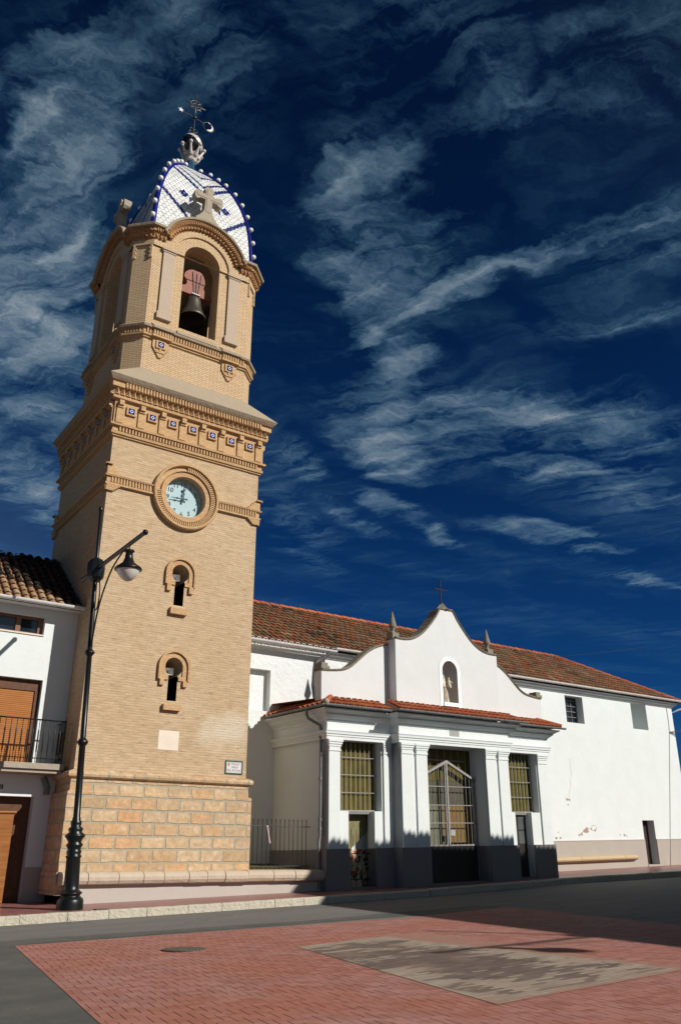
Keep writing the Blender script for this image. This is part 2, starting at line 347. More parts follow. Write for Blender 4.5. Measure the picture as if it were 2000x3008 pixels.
def _mosaic():
    m, t = newmat('pebble_mosaic'); uv = uvw(t); p = geop(t)
    nz = t.n('ShaderNodeTexNoise', {'Vector': uv, 'Scale': 5.0, 'Detail': 3.0}).outputs['Color']
    u2 = t.vmath('ADD', uv, t.vmath('SCALE', t.vmath('SUBTRACT', nz, (.5, .5, .5)), .03))
    sp = t.n('ShaderNodeSeparateXYZ', {0: u2}); U_, V_ = sp.outputs[0], sp.outputs[1]
    # narrow courses of setts, some set in a darker stone to draw a worn emblem
    RH, RW = .062, .22
    row = t.math('FLOOR', t.math('DIVIDE', V_, RH)); fr = t.math('FRACT', t.math('DIVIDE', V_, RH))
    colm = t.math('FLOOR', t.math('ADD', t.math('DIVIDE', U_, RW), t.math('MULTIPLY', t.math('MODULO', t.math('ADD', row, 400.0), 2.0), .5)))
    cell = t.n('ShaderNodeCombineXYZ', {0: t.math('MULTIPLY', colm, RW), 1: t.math('MULTIPLY', row, RH), 2: 0.0}).outputs[0]
    wn = t.n('ShaderNodeTexWhiteNoise', {'Vector': cell}).outputs['Value']
    base = t.mix(wn, (.30, .245, .19), (.42, .355, .28))
    nn = t.noise(t.map(cell, (2.1, .4, 0), (0, 0, 0), (.8, 1.7, 1)), 1.0, 6.0, .72)
    dx = t.math('ABSOLUTE', t.math('SUBTRACT', U_, 1.55)); dy = t.math('ABSOLUTE', t.math('SUBTRACT', V_, 2.4))
    edge = t.math('MINIMUM', t.mr(dx, 1.35, .3), t.mr(dy, 2.35, .8))
    fig = t.mr(t.math('ADD', t.math('ADD', nn, t.math('MULTIPLY', edge, .16)), t.math('MULTIPLY', wn, .10)), .605, .63)
    fig = t.math('MULTIPLY', fig, t.mr(edge, .02, .12), clamp=True)
    col = t.mix(t.math('MULTIPLY', fig, .85), base, t.mix(wn, (.085, .06, .055), (.135, .10, .09)))
    joint = t.mr(t.math('ABSOLUTE', t.math('SUBTRACT', fr, .5)), .36, .47)
    col = t.mix(t.math('MULTIPLY', joint, .55), col, (.09, .06, .048))
    wear = t.noise(p, 1.7, 7.0, .7)
    col = t.mix(t.mr(wear, .46, .68, 0.0, .45), col, (.33, .215, .17))
    rim = t.math('ADD', t.math('MINIMUM', t.math('MINIMUM', U_, t.math('SUBTRACT', 2.95, U_)), t.math('MINIMUM', V_, t.math('SUBTRACT', 5.0, V_))), t.math('MULTIPLY', t.math('SUBTRACT', t.noise(p, 6.0, 4.0), .5), .35))
    col = t.mix(t.mr(rim, .14, -.02, 0.0, .7), col, (.34, .15, .11))
    finish(t, col, .8, t.math('MULTIPLY', joint, -1.0), .5, .006, .15)
    return m
M['mosaic'] = _mosaic()
def _cast():
    m, t = newmat('cast_manhole'); p = geop(t)
    vo = t.n('ShaderNodeTexVoronoi', {'Vector': p, 'Scale': 26.0}).outputs['Distance']
    finish(t, t.mix(t.mr(vo, .2, .5), (.17, .16, .13), (.07, .065, .06)), .6, vo, .8, .01, .4, .2)
    return m
M['manhole'] = _cast()
def _grass():
    m, t = newmat('dry_grass'); p = geop(t)
    finish(t, t.mix(t.mr(t.noise(p, 9.0, 6.0, .7), .35, .65), (.055, .055, .018), (.15, .125, .05)), .95, t.noise(p, 30, 4), .9, .05, .1)
    return m
M['grass'] = _grass()
def _trencadis():
    m, t = newmat('broken_tile_mosaic'); p = geop(t)
    v = t.n('ShaderNodeTexVoronoi', {'Vector': t.map(p, (0, 0, 0), (0, 0, 0), (1, .2, 1)), 'Scale': 11.0})
    e = t.n('ShaderNodeTexVoronoi', {'Vector': t.map(p, (0, 0, 0), (0, 0, 0), (1, .2, 1)), 'Scale': 11.0}, feature='DISTANCE_TO_EDGE').outputs['Distance']
    r = t.n('ShaderNodeSeparateColor', {0: v.outputs['Color']}).outputs[0]
    nd = t.n('ShaderNodeValToRGB', {'Fac': r}); nd.color_ramp.interpolation = 'CONSTANT'
    el = nd.color_ramp.elements
    for pos, c in ((.0, (.02, .02, .02)), (.14, (.55, .44, .30)), (.42, (.66, .60, .5)), (.62, (.38, .075, .035)), (.8, (.6, .45, .25))):
        x = el[0] if pos == 0 else el.new(pos); x.color = (*c, 1)
    el[-1].color = (.28, .3, .32, 1)
    finish(t, t.mix(t.mr(e, .0, .05), (.5, .45, .36), nd.outputs[0]), .4, None)
    return m
M['trencadis'] = _trencadis()
def _dial():
    m, t = newmat('pale_blue_dial'); p = geop(t)
    finish(t, t.mix(t.noise(p, 3.0, 5.0, .6), (.36, .49, .53), (.46, .60, .63)), .7, None, spec=.05)
    return m
M['dial'] = _dial()
def _scales():
    # fish-scale tiles: u = metres across the gore, v = metres up it
    m, t = newmat('fish_scale_glaze'); uv = uvw(t)
    s = t.n('ShaderNodeSeparateXYZ', {0: uv}); U_, V_ = s.outputs[0], s.outputs[1]
    RW, RH = .17, .135
    def layer(off):
        row = t.math('DIVIDE', V_, RH)
        fl = t.math('ADD', t.math('FLOOR', row), off)
        odd = t.math('MULTIPLY', t.math('MODULO', t.math('ADD', fl, 40.0), 2.0), .5)
        cxn = t.math('SUBTRACT', t.math('FRACT', t.math('ADD', t.math('DIVIDE', U_, RW), t.math('ADD', odd, 40.0))), .5)
        dy = t.math('SUBTRACT', row, fl)
        return cxn, dy, fl
    cxn, dy, fl = layer(1.0)
    d = t.math('SQRT', t.math('ADD', t.math('POWER', t.math('MULTIPLY', cxn, 1.0), 2.0), t.math('POWER', t.math('MULTIPLY', dy, .72), 2.0)))
    lip = t.mr(t.math('ABSOLUTE', t.math('SUBTRACT', d, .5)), .0, .085, 1.0, 0.0)
    side = t.math('MULTIPLY', t.mr(t.math('ABSOLUTE', cxn), .43, .5), t.math('GREATER_THAN', dy, -.1))
    line = t.math('MAXIMUM', lip, t.math('MULTIPLY', side, .8), clamp=True)
    # cobalt chevrons and lozenges, a tile wide
    us = t.math('ABSOLUTE', U_)
    vs = t.math('ADD', t.math('MULTIPLY', t.math('FLOOR', t.math('DIVIDE', V_, RH)), RH*.45), t.math('MULTIPLY', V_, .55))
    wv = t.math('SUBTRACT', vs, t.math('MULTIPLY', us, 1.0))
    blue = None
    for c, h in ((.62, .10), (2.72, .11), (3.18, .075), (3.85, .075)):
        f = t.math('LESS_THAN', t.math('ABSOLUTE', t.math('SUBTRACT', wv, c)), h)
        if c < 1: f = t.math('MULTIPLY', f, t.math('GREATER_THAN', us, .6))
        blue = f if blue is None else t.math('MAXIMUM', blue, f)
    lo = t.math('ADD', t.math('ABSOLUTE', t.math('SUBTRACT', us, .77)), t.math('ABSOLUTE', t.math('SUBTRACT', vs, 2.30)))
    blue = t.math('MAXIMUM', blue, t.math('LESS_THAN', lo, .2))
    iv = t.math('LESS_THAN', t.math('ABSOLUTE', t.math('SUBTRACT', t.math('ADD', vs, t.math('MULTIPLY', us, 1.1)), 2.72)), .11)
    blue = t.math('MAXIMUM', blue, t.math('MULTIPLY', iv, t.math('LESS_THAN', us, .58)))
    wn_ = t.n('ShaderNodeTexWhiteNoise', {'Vector': t.n('ShaderNodeCombineXYZ', {0: t.math('FLOOR', t.math('DIVIDE', U_, RW)), 1: fl, 2: 0.0}).outputs[0]}).outputs['Value']
    whitec = t.mix(wn_, (.60, .62, .63), (.80, .81, .80))
    col = t.mix(blue, whitec, (.006, .016, .13))
    col = t.mix(t.math('MULTIPLY', line, .9), col, (.05, .05, .055))
    finish(t, col, .24, t.math('SUBTRACT', t.math('MULTIPLY', dy, -.3), t.math('MULTIPLY', line, .8)), .5, .02, .55)
    return m
M['scales'] = _scales()
def _globe():
    m, t = newmat('starry_globe'); p = objc(t)
    v = t.n('ShaderNodeTexVoronoi', {'Vector': p, 'Scale': 7.5}).outputs['Distance']
    finish(t, t.mix(t.mr(v, .17, .25), (.55, .56, .55), (.008, .009, .013)), .25, None, spec=.6)
    return m
M['globe'] = _globe()

# ---------------------------------------------------------------- mesh builder
class MB:
    def __init__(s, T=None): s.v = []; s.f = []; s.mi = []; s.uv = []; s.tint = []; s.sm = []; s.T = T
    def add(s, vs, fs, mi=0, uvs=None, tint=0.5, smooth=False):
        b = len(s.v)
        s.v += [s.T(v) if s.T else tuple(v) for v in vs]
        for i, f in enumerate(fs):
            s.f.append([b+k for k in f]); s.mi.append(mi); s.uv.append(uvs[i] if uvs else None); s.tint.append(tint); s.sm.append(smooth)
    def quad(s, a, b, c, d, mi=0, **k): s.add([a, b, c, d], [(0, 1, 2, 3)], mi, **k)
    def box(s, x0, x1, y0, y1, z0, z1, mi=0, **k):
        vs = [(x, y, z) for z in (z0, z1) for y in (y0, y1) for x in (x0, x1)]
        s.add(vs, [(0, 2, 3, 1), (4, 5, 7, 6), (0, 1, 5, 4), (2, 6, 7, 3), (0, 4, 6, 2), (1, 3, 7, 5)], mi, **k)
    def tube(s, pts, r, n=8, mi=0, cap=True, smooth=True):
        pts = [Vector(p) for p in pts]; rs = r if isinstance(r, (list, tuple)) else [r]*len(pts)
        vs = []; prev = None
        for i, p in enumerate(pts):
            d = (pts[min(i+1, len(pts)-1)] - pts[max(i-1, 0)]).normalized()
            if prev is None:
                a = d.orthogonal().normalized()
            else:
                a = (prev - d*prev.dot(d)).normalized()
            prev = a; b = d.cross(a)
            vs += [tuple(p + (a*cos(2*pi*k/n) + b*sin(2*pi*k/n))*rs[i]) for k in range(n)]
        fs = [(i*n+k, i*n+(k+1) % n, (i+1)*n+(k+1) % n, (i+1)*n+k) for i in range(len(pts)-1) for k in range(n)]
        s.add(vs, fs, mi, smooth=smooth)
        if cap:
            s.add(vs[:n], [tuple(range(n-1, -1, -1))], mi); s.add(vs[-n:], [tuple(range(n))], mi)
    def lathe(s, prof, c=(0, 0, 0), n=24, mi=0, axis='z', smooth=True, cap=True):
        def P(r, h, a):
            if axis == 'z': return (c[0]+r*cos(a), c[1]+r*sin(a), c[2]+h)
            return (c[0]+r*cos(a), c[1]-h, c[2]+r*sin(a))      # axis y, h = outwards (-y)
        vs = [P(r, h, 2*pi*k/n) for r, h in prof for k in range(n)]
        fs = [(i*n+k, i*n+(k+1) % n, (i+1)*n+(k+1) % n, (i+1)*n+k) for i in range(len(prof)-1) for k in range(n)]
        s.add(vs, fs, mi, smooth=smooth)
        if cap:
            if prof[0][0] > 1e-4: s.add(vs[:n], [tuple(range(n-1, -1, -1))], mi)
            if prof[-1][0] > 1e-4: s.add(vs[-n:], [tuple(range(n))], mi)
    def ball(s, c, r, n=12, m=8, mi=0, sc=(1, 1, 1)):
        prof = [(max(1e-5, r*sin(pi*i/m)), -r*cos(pi*i/m)) for i in range(m+1)]
        vs = [(c[0]+sc[0]*q*cos(2*pi*k/n), c[1]+sc[1]*q*sin(2*pi*k/n), c[2]+sc[2]*h) for q, h in prof for k in range(n)]
        fs = [(i*n+k, i*n+(k+1) % n, (i+1)*n+(k+1) % n, (i+1)*n+k) for i in range(m) for k in range(n)]
        s.add(vs, fs, mi, smooth=True)
    def prism(s, poly, y0, y1, mi=0, mi_side=None):
        """poly of (x, z) extruded from y0 (front) to y1"""
        n = len(poly); a = [(x, y0, z) for x, z in poly]; b = [(x, y1, z) for x, z in poly]
        s.add(a+b, [tuple(range(n)), tuple(range(2*n-1, n-1, -1))], mi)
        s.add(a+b, [(i, i+n, (i+1) % n+n, (i+1) % n) for i in range(n)], mi if mi_side is None else mi_side)
    def columns(s, cols, y, z0, ztop, depth=0.0, mi=0, mi_in=0):
        """a wall face at y between z0 and ztop(x) with a hole between lo and hi at each column (x, lo, hi); reveals run back by depth"""
        zt = ztop if callable(ztop) else (lambda x: ztop)
        for (xa, la, ha), (xb, lb, hb) in zip(cols, cols[1:]):
            if la is None or lb is None:
                s.quad((xa, y, z0), (xb, y, z0), (xb, y, zt(xb)), (xa, y, zt(xa)), mi); continue
            if la > z0+1e-5 or lb > z0+1e-5: s.quad((xa, y, z0), (xb, y, z0), (xb, y, lb), (xa, y, la), mi)
            s.quad((xa, y, ha), (xb, y, hb), (xb, y, zt(xb)), (xa, y, zt(xa)), mi)
            if depth:
                s.quad((xa, y, ha), (xa, y+depth, ha), (xb, y+depth, hb), (xb, y, hb), mi_in)
                s.quad((xa, y, la), (xb, y, lb), (xb, y+depth, lb), (xa, y+depth, la), mi_in)
        if depth:      # side reveals wherever the hole edge jumps
            real = [c for c in cols if c[1] is not None]
            for xa, la, ha in (real[0], real[-1]):
                if ha-la > 1e-4: s.quad((xa, y, la), (xa, y, ha), (xa, y+depth, ha), (xa, y+depth, la), mi_in)
            for (xa, la, ha), (xb, lb, hb) in zip(cols, cols[1:]):
                if la is not None and lb is not None and abs(xa-xb) < 1e-6:
                    s.quad((xa, y, la), (xa, y, lb), (xa, y+depth, lb), (xa, y+depth, la), mi_in)
    def grid_wall(s, x0, x1, z0, z1, y, depth, holes, mi=0, mi_in=None, back=True):
        """wall slab with rectangular openings (x0, x1, z0, z1); only real faces are made"""
        mi_in = mi if mi_in is None else mi_in
        xs = sorted({x0, x1, *[h[0] for h in holes], *[h[1] for h in holes]}); zs = sorted({z0, z1, *[h[2] for h in holes], *[h[3] for h in holes]})
        xs = [x for x in xs if x0-1e-6 <= x <= x1+1e-6]; zs = [z for z in zs if z0-1e-6 <= z <= z1+1e-6]
        def solid(i, j):
            if i < 0 or j < 0 or i >= len(xs)-1 or j >= len(zs)-1: return None
            cx, cz = (xs[i]+xs[i+1])/2, (zs[j]+zs[j+1])/2
            return not any(h[0] < cx < h[1] and h[2] < cz < h[3] for h in holes)
        for i in range(len(xs)-1):
            for j in range(len(zs)-1):
                if not solid(i, j): continue
                a, b, c, d = xs[i], xs[i+1], zs[j], zs[j+1]
                s.quad((a, y, c), (b, y, c), (b, y, d), (a, y, d), mi)
                if back: s.quad((a, y+depth, c), (a, y+depth, d), (b, y+depth, d), (b, y+depth, c), mi)
                for (di, dj, q) in ((-1, 0, ((a, c), (a, d))), (1, 0, ((b, d), (b, c))), (0, -1, ((b, c), (a, c))), (0, 1, ((a, d), (b, d)))):
                    nb = solid(i+di, j+dj)
                    if nb is True: continue
                    (p, r), (p2, r2) = q
                    s.quad((p, y, r), (p2, y, r2), (p2, y+depth, r2), (p, y+depth, r), mi_in if nb is False else mi)
    def build(s, name, mats, parent=None, origin=None):
        me = bpy.data.meshes.new(name)
        if parent is not None: o3 = ROOT[parent.name]
        elif origin is not None: o3 = Vector(origin)
        else:
            xs = [v[0] for v in s.v]; ys = [v[1] for v in s.v]; zs = [v[2] for v in s.v]
            o3 = Vector(((min(xs)+max(xs))/2, (min(ys)+max(ys))/2, min(zs)))
        me.from_pydata([(v[0]-o3.x, v[1]-o3.y, v[2]-o3.z) for v in s.v], [], s.f)
        if not isinstance(mats, (list, tuple)): mats = [mats]
        for m in mats: me.materials.append(M[m] if isinstance(m, str) else m)
        me.polygons.foreach_set('material_index', s.mi); me.polygons.foreach_set('use_smooth', s.sm)
        uvl = me.uv_layers.new(name='UVMap')
        for p in me.polygons:
            ex = s.uv[p.index]; n = p.normal
            if ex is None:
                if abs(n.z) > .75: tu = Vector((1, 0, 0)); tv = Vector((0, 1, 0))
                else:
                    tu = Vector((-n.y, n.x, 0)); tu = tu.normalized() if tu.length > 1e-6 else Vector((1, 0, 0)); tv = Vector((0, 0, 1))
            for k, li in enumerate(p.loop_indices):
                if ex is not None: uvl.data[li].uv = ex[k]
                else:
                    v = Vector(s.v[me.loops[li].vertex_index]); uvl.data[li].uv = (v.dot(tu), v.dot(tv))
        at = me.attributes.new('tint', 'FLOAT', 'FACE'); at.data.foreach_set('value', s.tint)
        me.update()
        ob = bpy.data.objects.new(name, me); COL.objects.link(ob)
        if parent is None: ob.location = o3; ROOT[ob.name] = o3
        else: ob.parent = parent; ROOT[ob.name] = o3
        return ob
ROOT = {}
def empty(name, loc):
    o = bpy.data.objects.new(name, None); COL.objects.link(o); o.location = loc; o.empty_display_size = .3
    ROOT[o.name] = Vector(loc); return o
def tag(o, label=None, cat=None, group=None, kind=None):
    for k, v in (('label', label), ('category', cat), ('group', group), ('kind', kind)):
        if v: o[k] = v
    return o
def text_mesh(txt, size, align='CENTER', extrude=.0):
    cu = bpy.data.curves.new('t', 'FONT'); cu.body = txt; cu.size = size; cu.align_x = align; cu.align_y = 'CENTER'; cu.extrude = extrude
    ob = bpy.data.objects.new('t', cu); COL.objects.link(ob)
    dg = bpy.context.evaluated_depsgraph_get(); dg.update()
    me = bpy.data.meshes.new_from_object(ob.evaluated_get(dg))
    vs = [tuple(v.co) for v in me.vertices]; fs = [tuple(p.vertices) for p in me.polygons]
    bpy.data.objects.remove(ob); bpy.data.curves.remove(cu); bpy.data.meshes.remove(me)
    return vs, fs
def offset_path(pts, d, closed):
    n = len(pts); out = []
    def nrm(a, b):
        ex, ey = b[0]-a[0], b[1]-a[1]; l = hypot(ex, ey); return (ey/l, -ex/l)
    for i in range(n):
        if closed or 0 < i < n-1:
            n1 = nrm(pts[i-1], pts[i]); n2 = nrm(pts[i], pts[(i+1) % n])
            k = 1+n1[0]*n2[0]+n1[1]*n2[1]
            out.append((pts[i][0]+d*(n1[0]+n2[0])/k, pts[i][1]+d*(n1[1]+n2[1])/k))
        else:
            q = nrm(pts[0], pts[1]) if i == 0 else nrm(pts[-2], pts[-1])
            out.append((pts[i][0]+d*q[0], pts[i][1]+d*q[1]))
    return out
def sweep(mb, pts, prof, closed=True, mi=0, caps=True):
    """extrude a (outward offset, height) profile along a plan path (counter-clockwise = outside on the right)"""
    rows = [[(x, y, z) for x, y in offset_path(pts, d, closed)] for d, z in prof]
    n = len(pts); seg = n if closed else n-1
    for a, b in zip(rows, rows[1:]):
        for i in range(seg):
            j = (i+1) % n
            mb.quad(a[i], a[j], b[j], b[i], mi)
    if not closed and caps:
        mb.add([r[0] for r in rows], [tuple(range(len(rows)-1, -1, -1))], mi); mb.add([r[-1] for r in rows], [tuple(range(len(rows)))], mi)
def dentils(mb, pts, d0, d1, z0, z1, wd, pitch, closed=True, mi=0, skip=.12):
    n = len(pts)
    for i in range(n if closed else n-1):
        a = Vector(pts[i]); b = Vector(pts[(i+1) % n]); L = (b-a).length; e = (b-a)/L; nr = Vector((e.y, -e.x))
        k = int((L-2*skip)/pitch)
        if k < 1: continue
        st = (L-k*pitch)/2
        for j in range(k+1):
            c = a+e*(st+j*pitch)
            q = [c-e*wd/2+nr*d0, c+e*wd/2+nr*d0, c+e*wd/2+nr*d1, c-e*wd/2+nr*d1]
            vs = [(p.x, p.y, z0) for p in q]+[(p.x, p.y, z1) for p in q]
            mb.add(vs, [(0, 1, 2, 3), (7, 6, 5, 4), (3, 2, 6, 7), (0, 3, 7, 4), (1, 5, 6, 2)], mi)

# ================================================================ GROUND
def GZ(x): return .022*max(-25, min(60, x))
def road_z(x, y=0): return GZ(x)
def kerb_y(x):
    P_ = [(-60, 17.5), (2, 17.55), (6, 17.55), (12.5, 17.75), (15, 17.95), (19, 18.75), (22.5, 19.35), (30, 19.5), (60, 19.8), (90, 20)]
    for (a, b), (c, d) in zip(P_, P_[1:]):
        if a <= x <= c: return b+(d-b)*(x-a)/(c-a)
    return 20
def pave_z(x, y): return .155+GZ(x)+.010*(y-17.6)
XS = [-300, -60, -25, -10, 0, 2, 4, 6, 8, 10, 12, 14, 16, 18, 20, 22, 24, 27, 30, 35, 45, 60, 90, 300]
mb = MB()
YS = [-300, -60, -20, 0, 5, 10, 15, 20, 25, 60, 300]
for xa, xb in zip(XS, XS[1:]):
    for ya, yb in zip(YS, YS[1:]):
        mb.quad((xa, ya, road_z(xa)), (xb, ya, road_z(xb)), (xb, yb, road_z(xb)), (xa, yb, road_z(xa)))
tag(mb.build('road', 'asphalt', origin=(0, 0, 0)), kind='structure')
def sheet(name, poly, dz, mat, kind='structure', uvframe=None):
    mb = MB(); vs = [(x, y, road_z(x)+dz) for x, y in poly]
    uv = None
    if uvframe:
        (ox, oy), (ax, ay) = uvframe
        uv = [[((x-ox)*ax+(y-oy)*ay, -(x-ox)*ay+(y-oy)*ax) for x, y in poly]]
    mb.add(vs, [tuple(range(len(poly)))], 0, uvs=uv)
    o = mb.build(name, mat); tag(o, kind=kind); return o
# darker strip of asphalt beside the kerb-side lane and the patch left of the paving
sheet('asphalt_patch', [(-8, -6), (3.2, -6), (2.78, 7.3), (3.85, 13.95), (12.9, 13.6), (13.95, 14.0), (13.6, 14.6), (9.0, 14.25), (3.6, 14.75), (-8, 15.0)], .004, 'asphalt_d')
sheet('plaza_paving', [(2.3, -8), (11.0, -8), (12.7, 8.9), (13.9, 13.87), (10.6, 13.3), (3.83, 13.85), (2.79, 7.4)], .008, 'plaza')
a = Vector((6.72, 10.72)); b = Vector((9.15, 11.05)); c = Vector((8.75, 6.0)); d = Vector((5.75, 5.85))
e1 = (d-a).normalized()
sheet('floor_mosaic', [(5.70, 5.9), (8.6, 6.05), (9.2, 11.1), (6.72, 10.72)], .012, 'mosaic', uvframe=((5.7, 5.9), (1.0, .05)))
mb = MB()
px = [-60, -10, 0, 2, 4, 6, 8, 10, 11.5, 12.5, 13.2, 14, 15, 16, 17.5, 19, 20.5, 22.5, 25, 27, 30, 35, 45, 60]
for xa, xb in zip(px, px[1:]):
    ya, yb = kerb_y(xa)+.16, kerb_y(xb)+.16
    ta, tb = 24.5, 24.5
    mb.quad((xa, ya, pave_z(xa, ya)), (xb, yb, pave_z(xb, yb)), (xb, tb, pave_z(xb, tb)), (xa, ta, pave_z(xa, ta)))
tag(mb.build('pavement', 'sidewalk'), kind='structure')
mb = MB(); random.seed(3)
x = -12.0
while x < 55:
    L = random.uniform(.62, .98); x2 = x+L-.012
    ya, yb = kerb_y(x), kerb_y(x2); j = random.uniform(-.008, .012); h = random.uniform(-.006, .008)
    n = 6
    rows = []
    for k in range(n+1):
        f = k/n; xx = x+(x2-x)*f; yy = ya+(yb-ya)*f+j+random.uniform(-.006, .006); zt = pave_z(xx, yy)+.006+h+random.uniform(-.004, .004)
        zb = road_z(xx)-.03
        rows.append([(xx, yy-.012, zb), (xx, yy-.006+random.uniform(-.006, .004), zt-.03), (xx, yy+.03, zt), (xx, yy+.17, zt), (xx, yy+.17, zb)])
    for r, q in zip(rows, rows[1:]):
        for i in range(4): mb.quad(r[i], q[i], q[i+1], r[i+1], tint=random.random())
    mb.add(rows[0], [(4, 3, 2, 1, 0)]); mb.add(rows[-1], [(0, 1, 2, 3, 4)])
    x += L
tag(mb.build('kerb', 'kerb'), kind='structure')
# pale edge line painted along the foot of the kerb
mb = MB()
for xa, xb in zip(px, px[1:]):
    if xa < -12 or xb > 46: continue
    mb.quad((xa, kerb_y(xa)-.075, road_z(xa)+.005), (xb, kerb_y(xb)-.075, road_z(xb)+.005), (xb, kerb_y(xb)-.02, road_z(xb)+.005), (xa, kerb_y(xa)-.02, road_z(xa)+.005))
tag(mb.build('gutter_line', mat_plain('pale_mortar', (.40, .37, .34), .9, .3, 5, .3)), kind='structure')
mb = MB(); cxm, cym = 5.46, 11.6
mb.lathe([(.30, 0), (.30, .006), (.27, .007), (.27, .003), (.255, .003), (.255, .009), (.0001, .010)], (cxm, cym, road_z(cxm)+.009), 40, 0, smooth=False)
tag(mb.build('manhole_cover', 'manhole'), 'round worn cast iron manhole cover set in the red plaza pavers', 'manhole cover')
mb = MB(); mb.box(6.42, 6.70, 17.78, 17.96, pave_z(6.5, 17.9)-.02, pave_z(6.5, 17.9)+.012)
for k in range(5): mb.box(6.45+k*.05, 6.475+k*.05, 17.80, 17.94, pave_z(6.5, 17.9)+.0125, pave_z(6.5, 17.9)+.016)
tag(mb.build('drain_cover', 'manhole'), 'small square drain cover in the pavement just right of the lamp post', 'drain cover')

# ================================================================ BELL TOWER
TX, TY, HW = 8.60, 22.25, 2.255
Z = lambda z: z+G0
tower = empty('bell_tower', (TX, TY, pave_z(TX, 20)))
tag(tower, 'tall sand brick bell tower with clock, open belfry and blue and white tiled dome', 'bell tower')
SQ = [(TX-HW, TY-HW), (TX+HW, TY-HW), (TX+HW, TY+HW), (TX-HW, TY+HW)]
def RT(k):   # rotate a local (x along face, y outward, z) into side k: 0 front, 1 right, 2 back, 3 left
    a = k*pi/2
    def f(p, off=0.0):
        x, y = p[0], -p[1]
        return (TX+x*cos(a)-y*sin(a), TY+x*sin(a)+y*cos(a), p[2]+G0)
    return f
YF = TY-HW
# stone base
mb = MB()
bpts = offset_path(SQ, .10, True)
sweep(mb, SQ, [(.16, -.1+G0-.7), (.16, Z(-.33))], mi=0)
sweep(mb, SQ, [(.13, Z(-.33)), (.125, Z(1.36)), (.10, Z(1.38)), (.06, Z(1.385)), (.055, Z(1.70))], mi=0)
mb.build('stone_base', 'ashlar', tower)
mb = MB()
sweep(mb, SQ, [(.03, Z(1.66)), (.10, Z(1.67)), (.14, Z(1.70)), (.155, Z(1.75)), (.14, Z(1.80)), (.10, Z(1.825)), (.03, Z(1.85)), (-.01, Z(1.87))])
mb.build('base_moulding', 'ashlar', tower)
# shaft
mb = MB()
def keyhole(cx, cz, R, hw, zb):
    xs = [cx-R*cos(pi*i/24) for i in range(25)]; cols = []
    pre = None
    for xx in xs:
        dx = xx-cx; h = sqrt(max(0, R*R-dx*dx))
        inside = abs(dx) < hw-1e-6
        if pre is not None and inside != pre:
            e = cx-hw if inside else cx+hw; he = sqrt(R*R-hw*hw)
            cols += [(e, cz-he if inside else zb, cz+he), (e, zb if inside else cz-he, cz+he)]
        cols.append((xx, zb if inside else cz-h, cz+h)); pre = inside
    return cols
def circ(cx, cz, R, n=32): return [(cx-R*cos(pi*i/n), cz-R*sin(pi*i/n), cz+R*sin(pi*i/n)) for i in range(n+1)]
xl, xr = TX-HW, TX+HW
def band(z0, z1, hole=None, depth=.0):
    cols = [(xl, None, None), (xr, None, None)] if hole is None else [(xl, None, None), (hole[0][0], None, None)]+hole+[(hole[-1][0], None, None), (xr, None, None)]
    # split the plain flanks
    if hole is None: mb.columns(cols, YF, Z(z0), Z(z1)); return
    H = [(x, l+G0, h+G0) for x, l, h in hole]
    mb.columns([(xl, None, None), (H[0][0], None, None)], YF, Z(z0), Z(z1))
    mb.columns([(H[-1][0], None, None), (xr, None, None)], YF, Z(z0), Z(z1))
    mb.columns(H, YF, Z(z0), Z(z1), depth)
band(1.6, 3.3); band(3.3, 5.3, keyhole(8.618, 4.50, .243, .127, 3.64), .85); band(5.3, 5.9)
band(5.9, 7.7, keyhole(8.604, 7.03, .243, .135, 6.14), .85); band(7.7, 8.2); CX, CZ = 8.575, 9.268
band(8.2, 10.4, circ(CX, CZ, .60), .24); band(10.4, 10.62)
for k, (p, q) in enumerate(((SQ[1], SQ[2]), (SQ[2], SQ[3]), (SQ[3], SQ[0]))):
    mb.quad((p[0], p[1], Z(1.6)), (q[0], q[1], Z(1.6)), (q[0], q[1], Z(10.62)), (p[0], p[1], Z(10.62)))
mb.box(8.2, 9.0, YF+.84, YF+.9, Z(3.5), Z(7.6))
mb.build('brick_shaft', 'brick', tower)
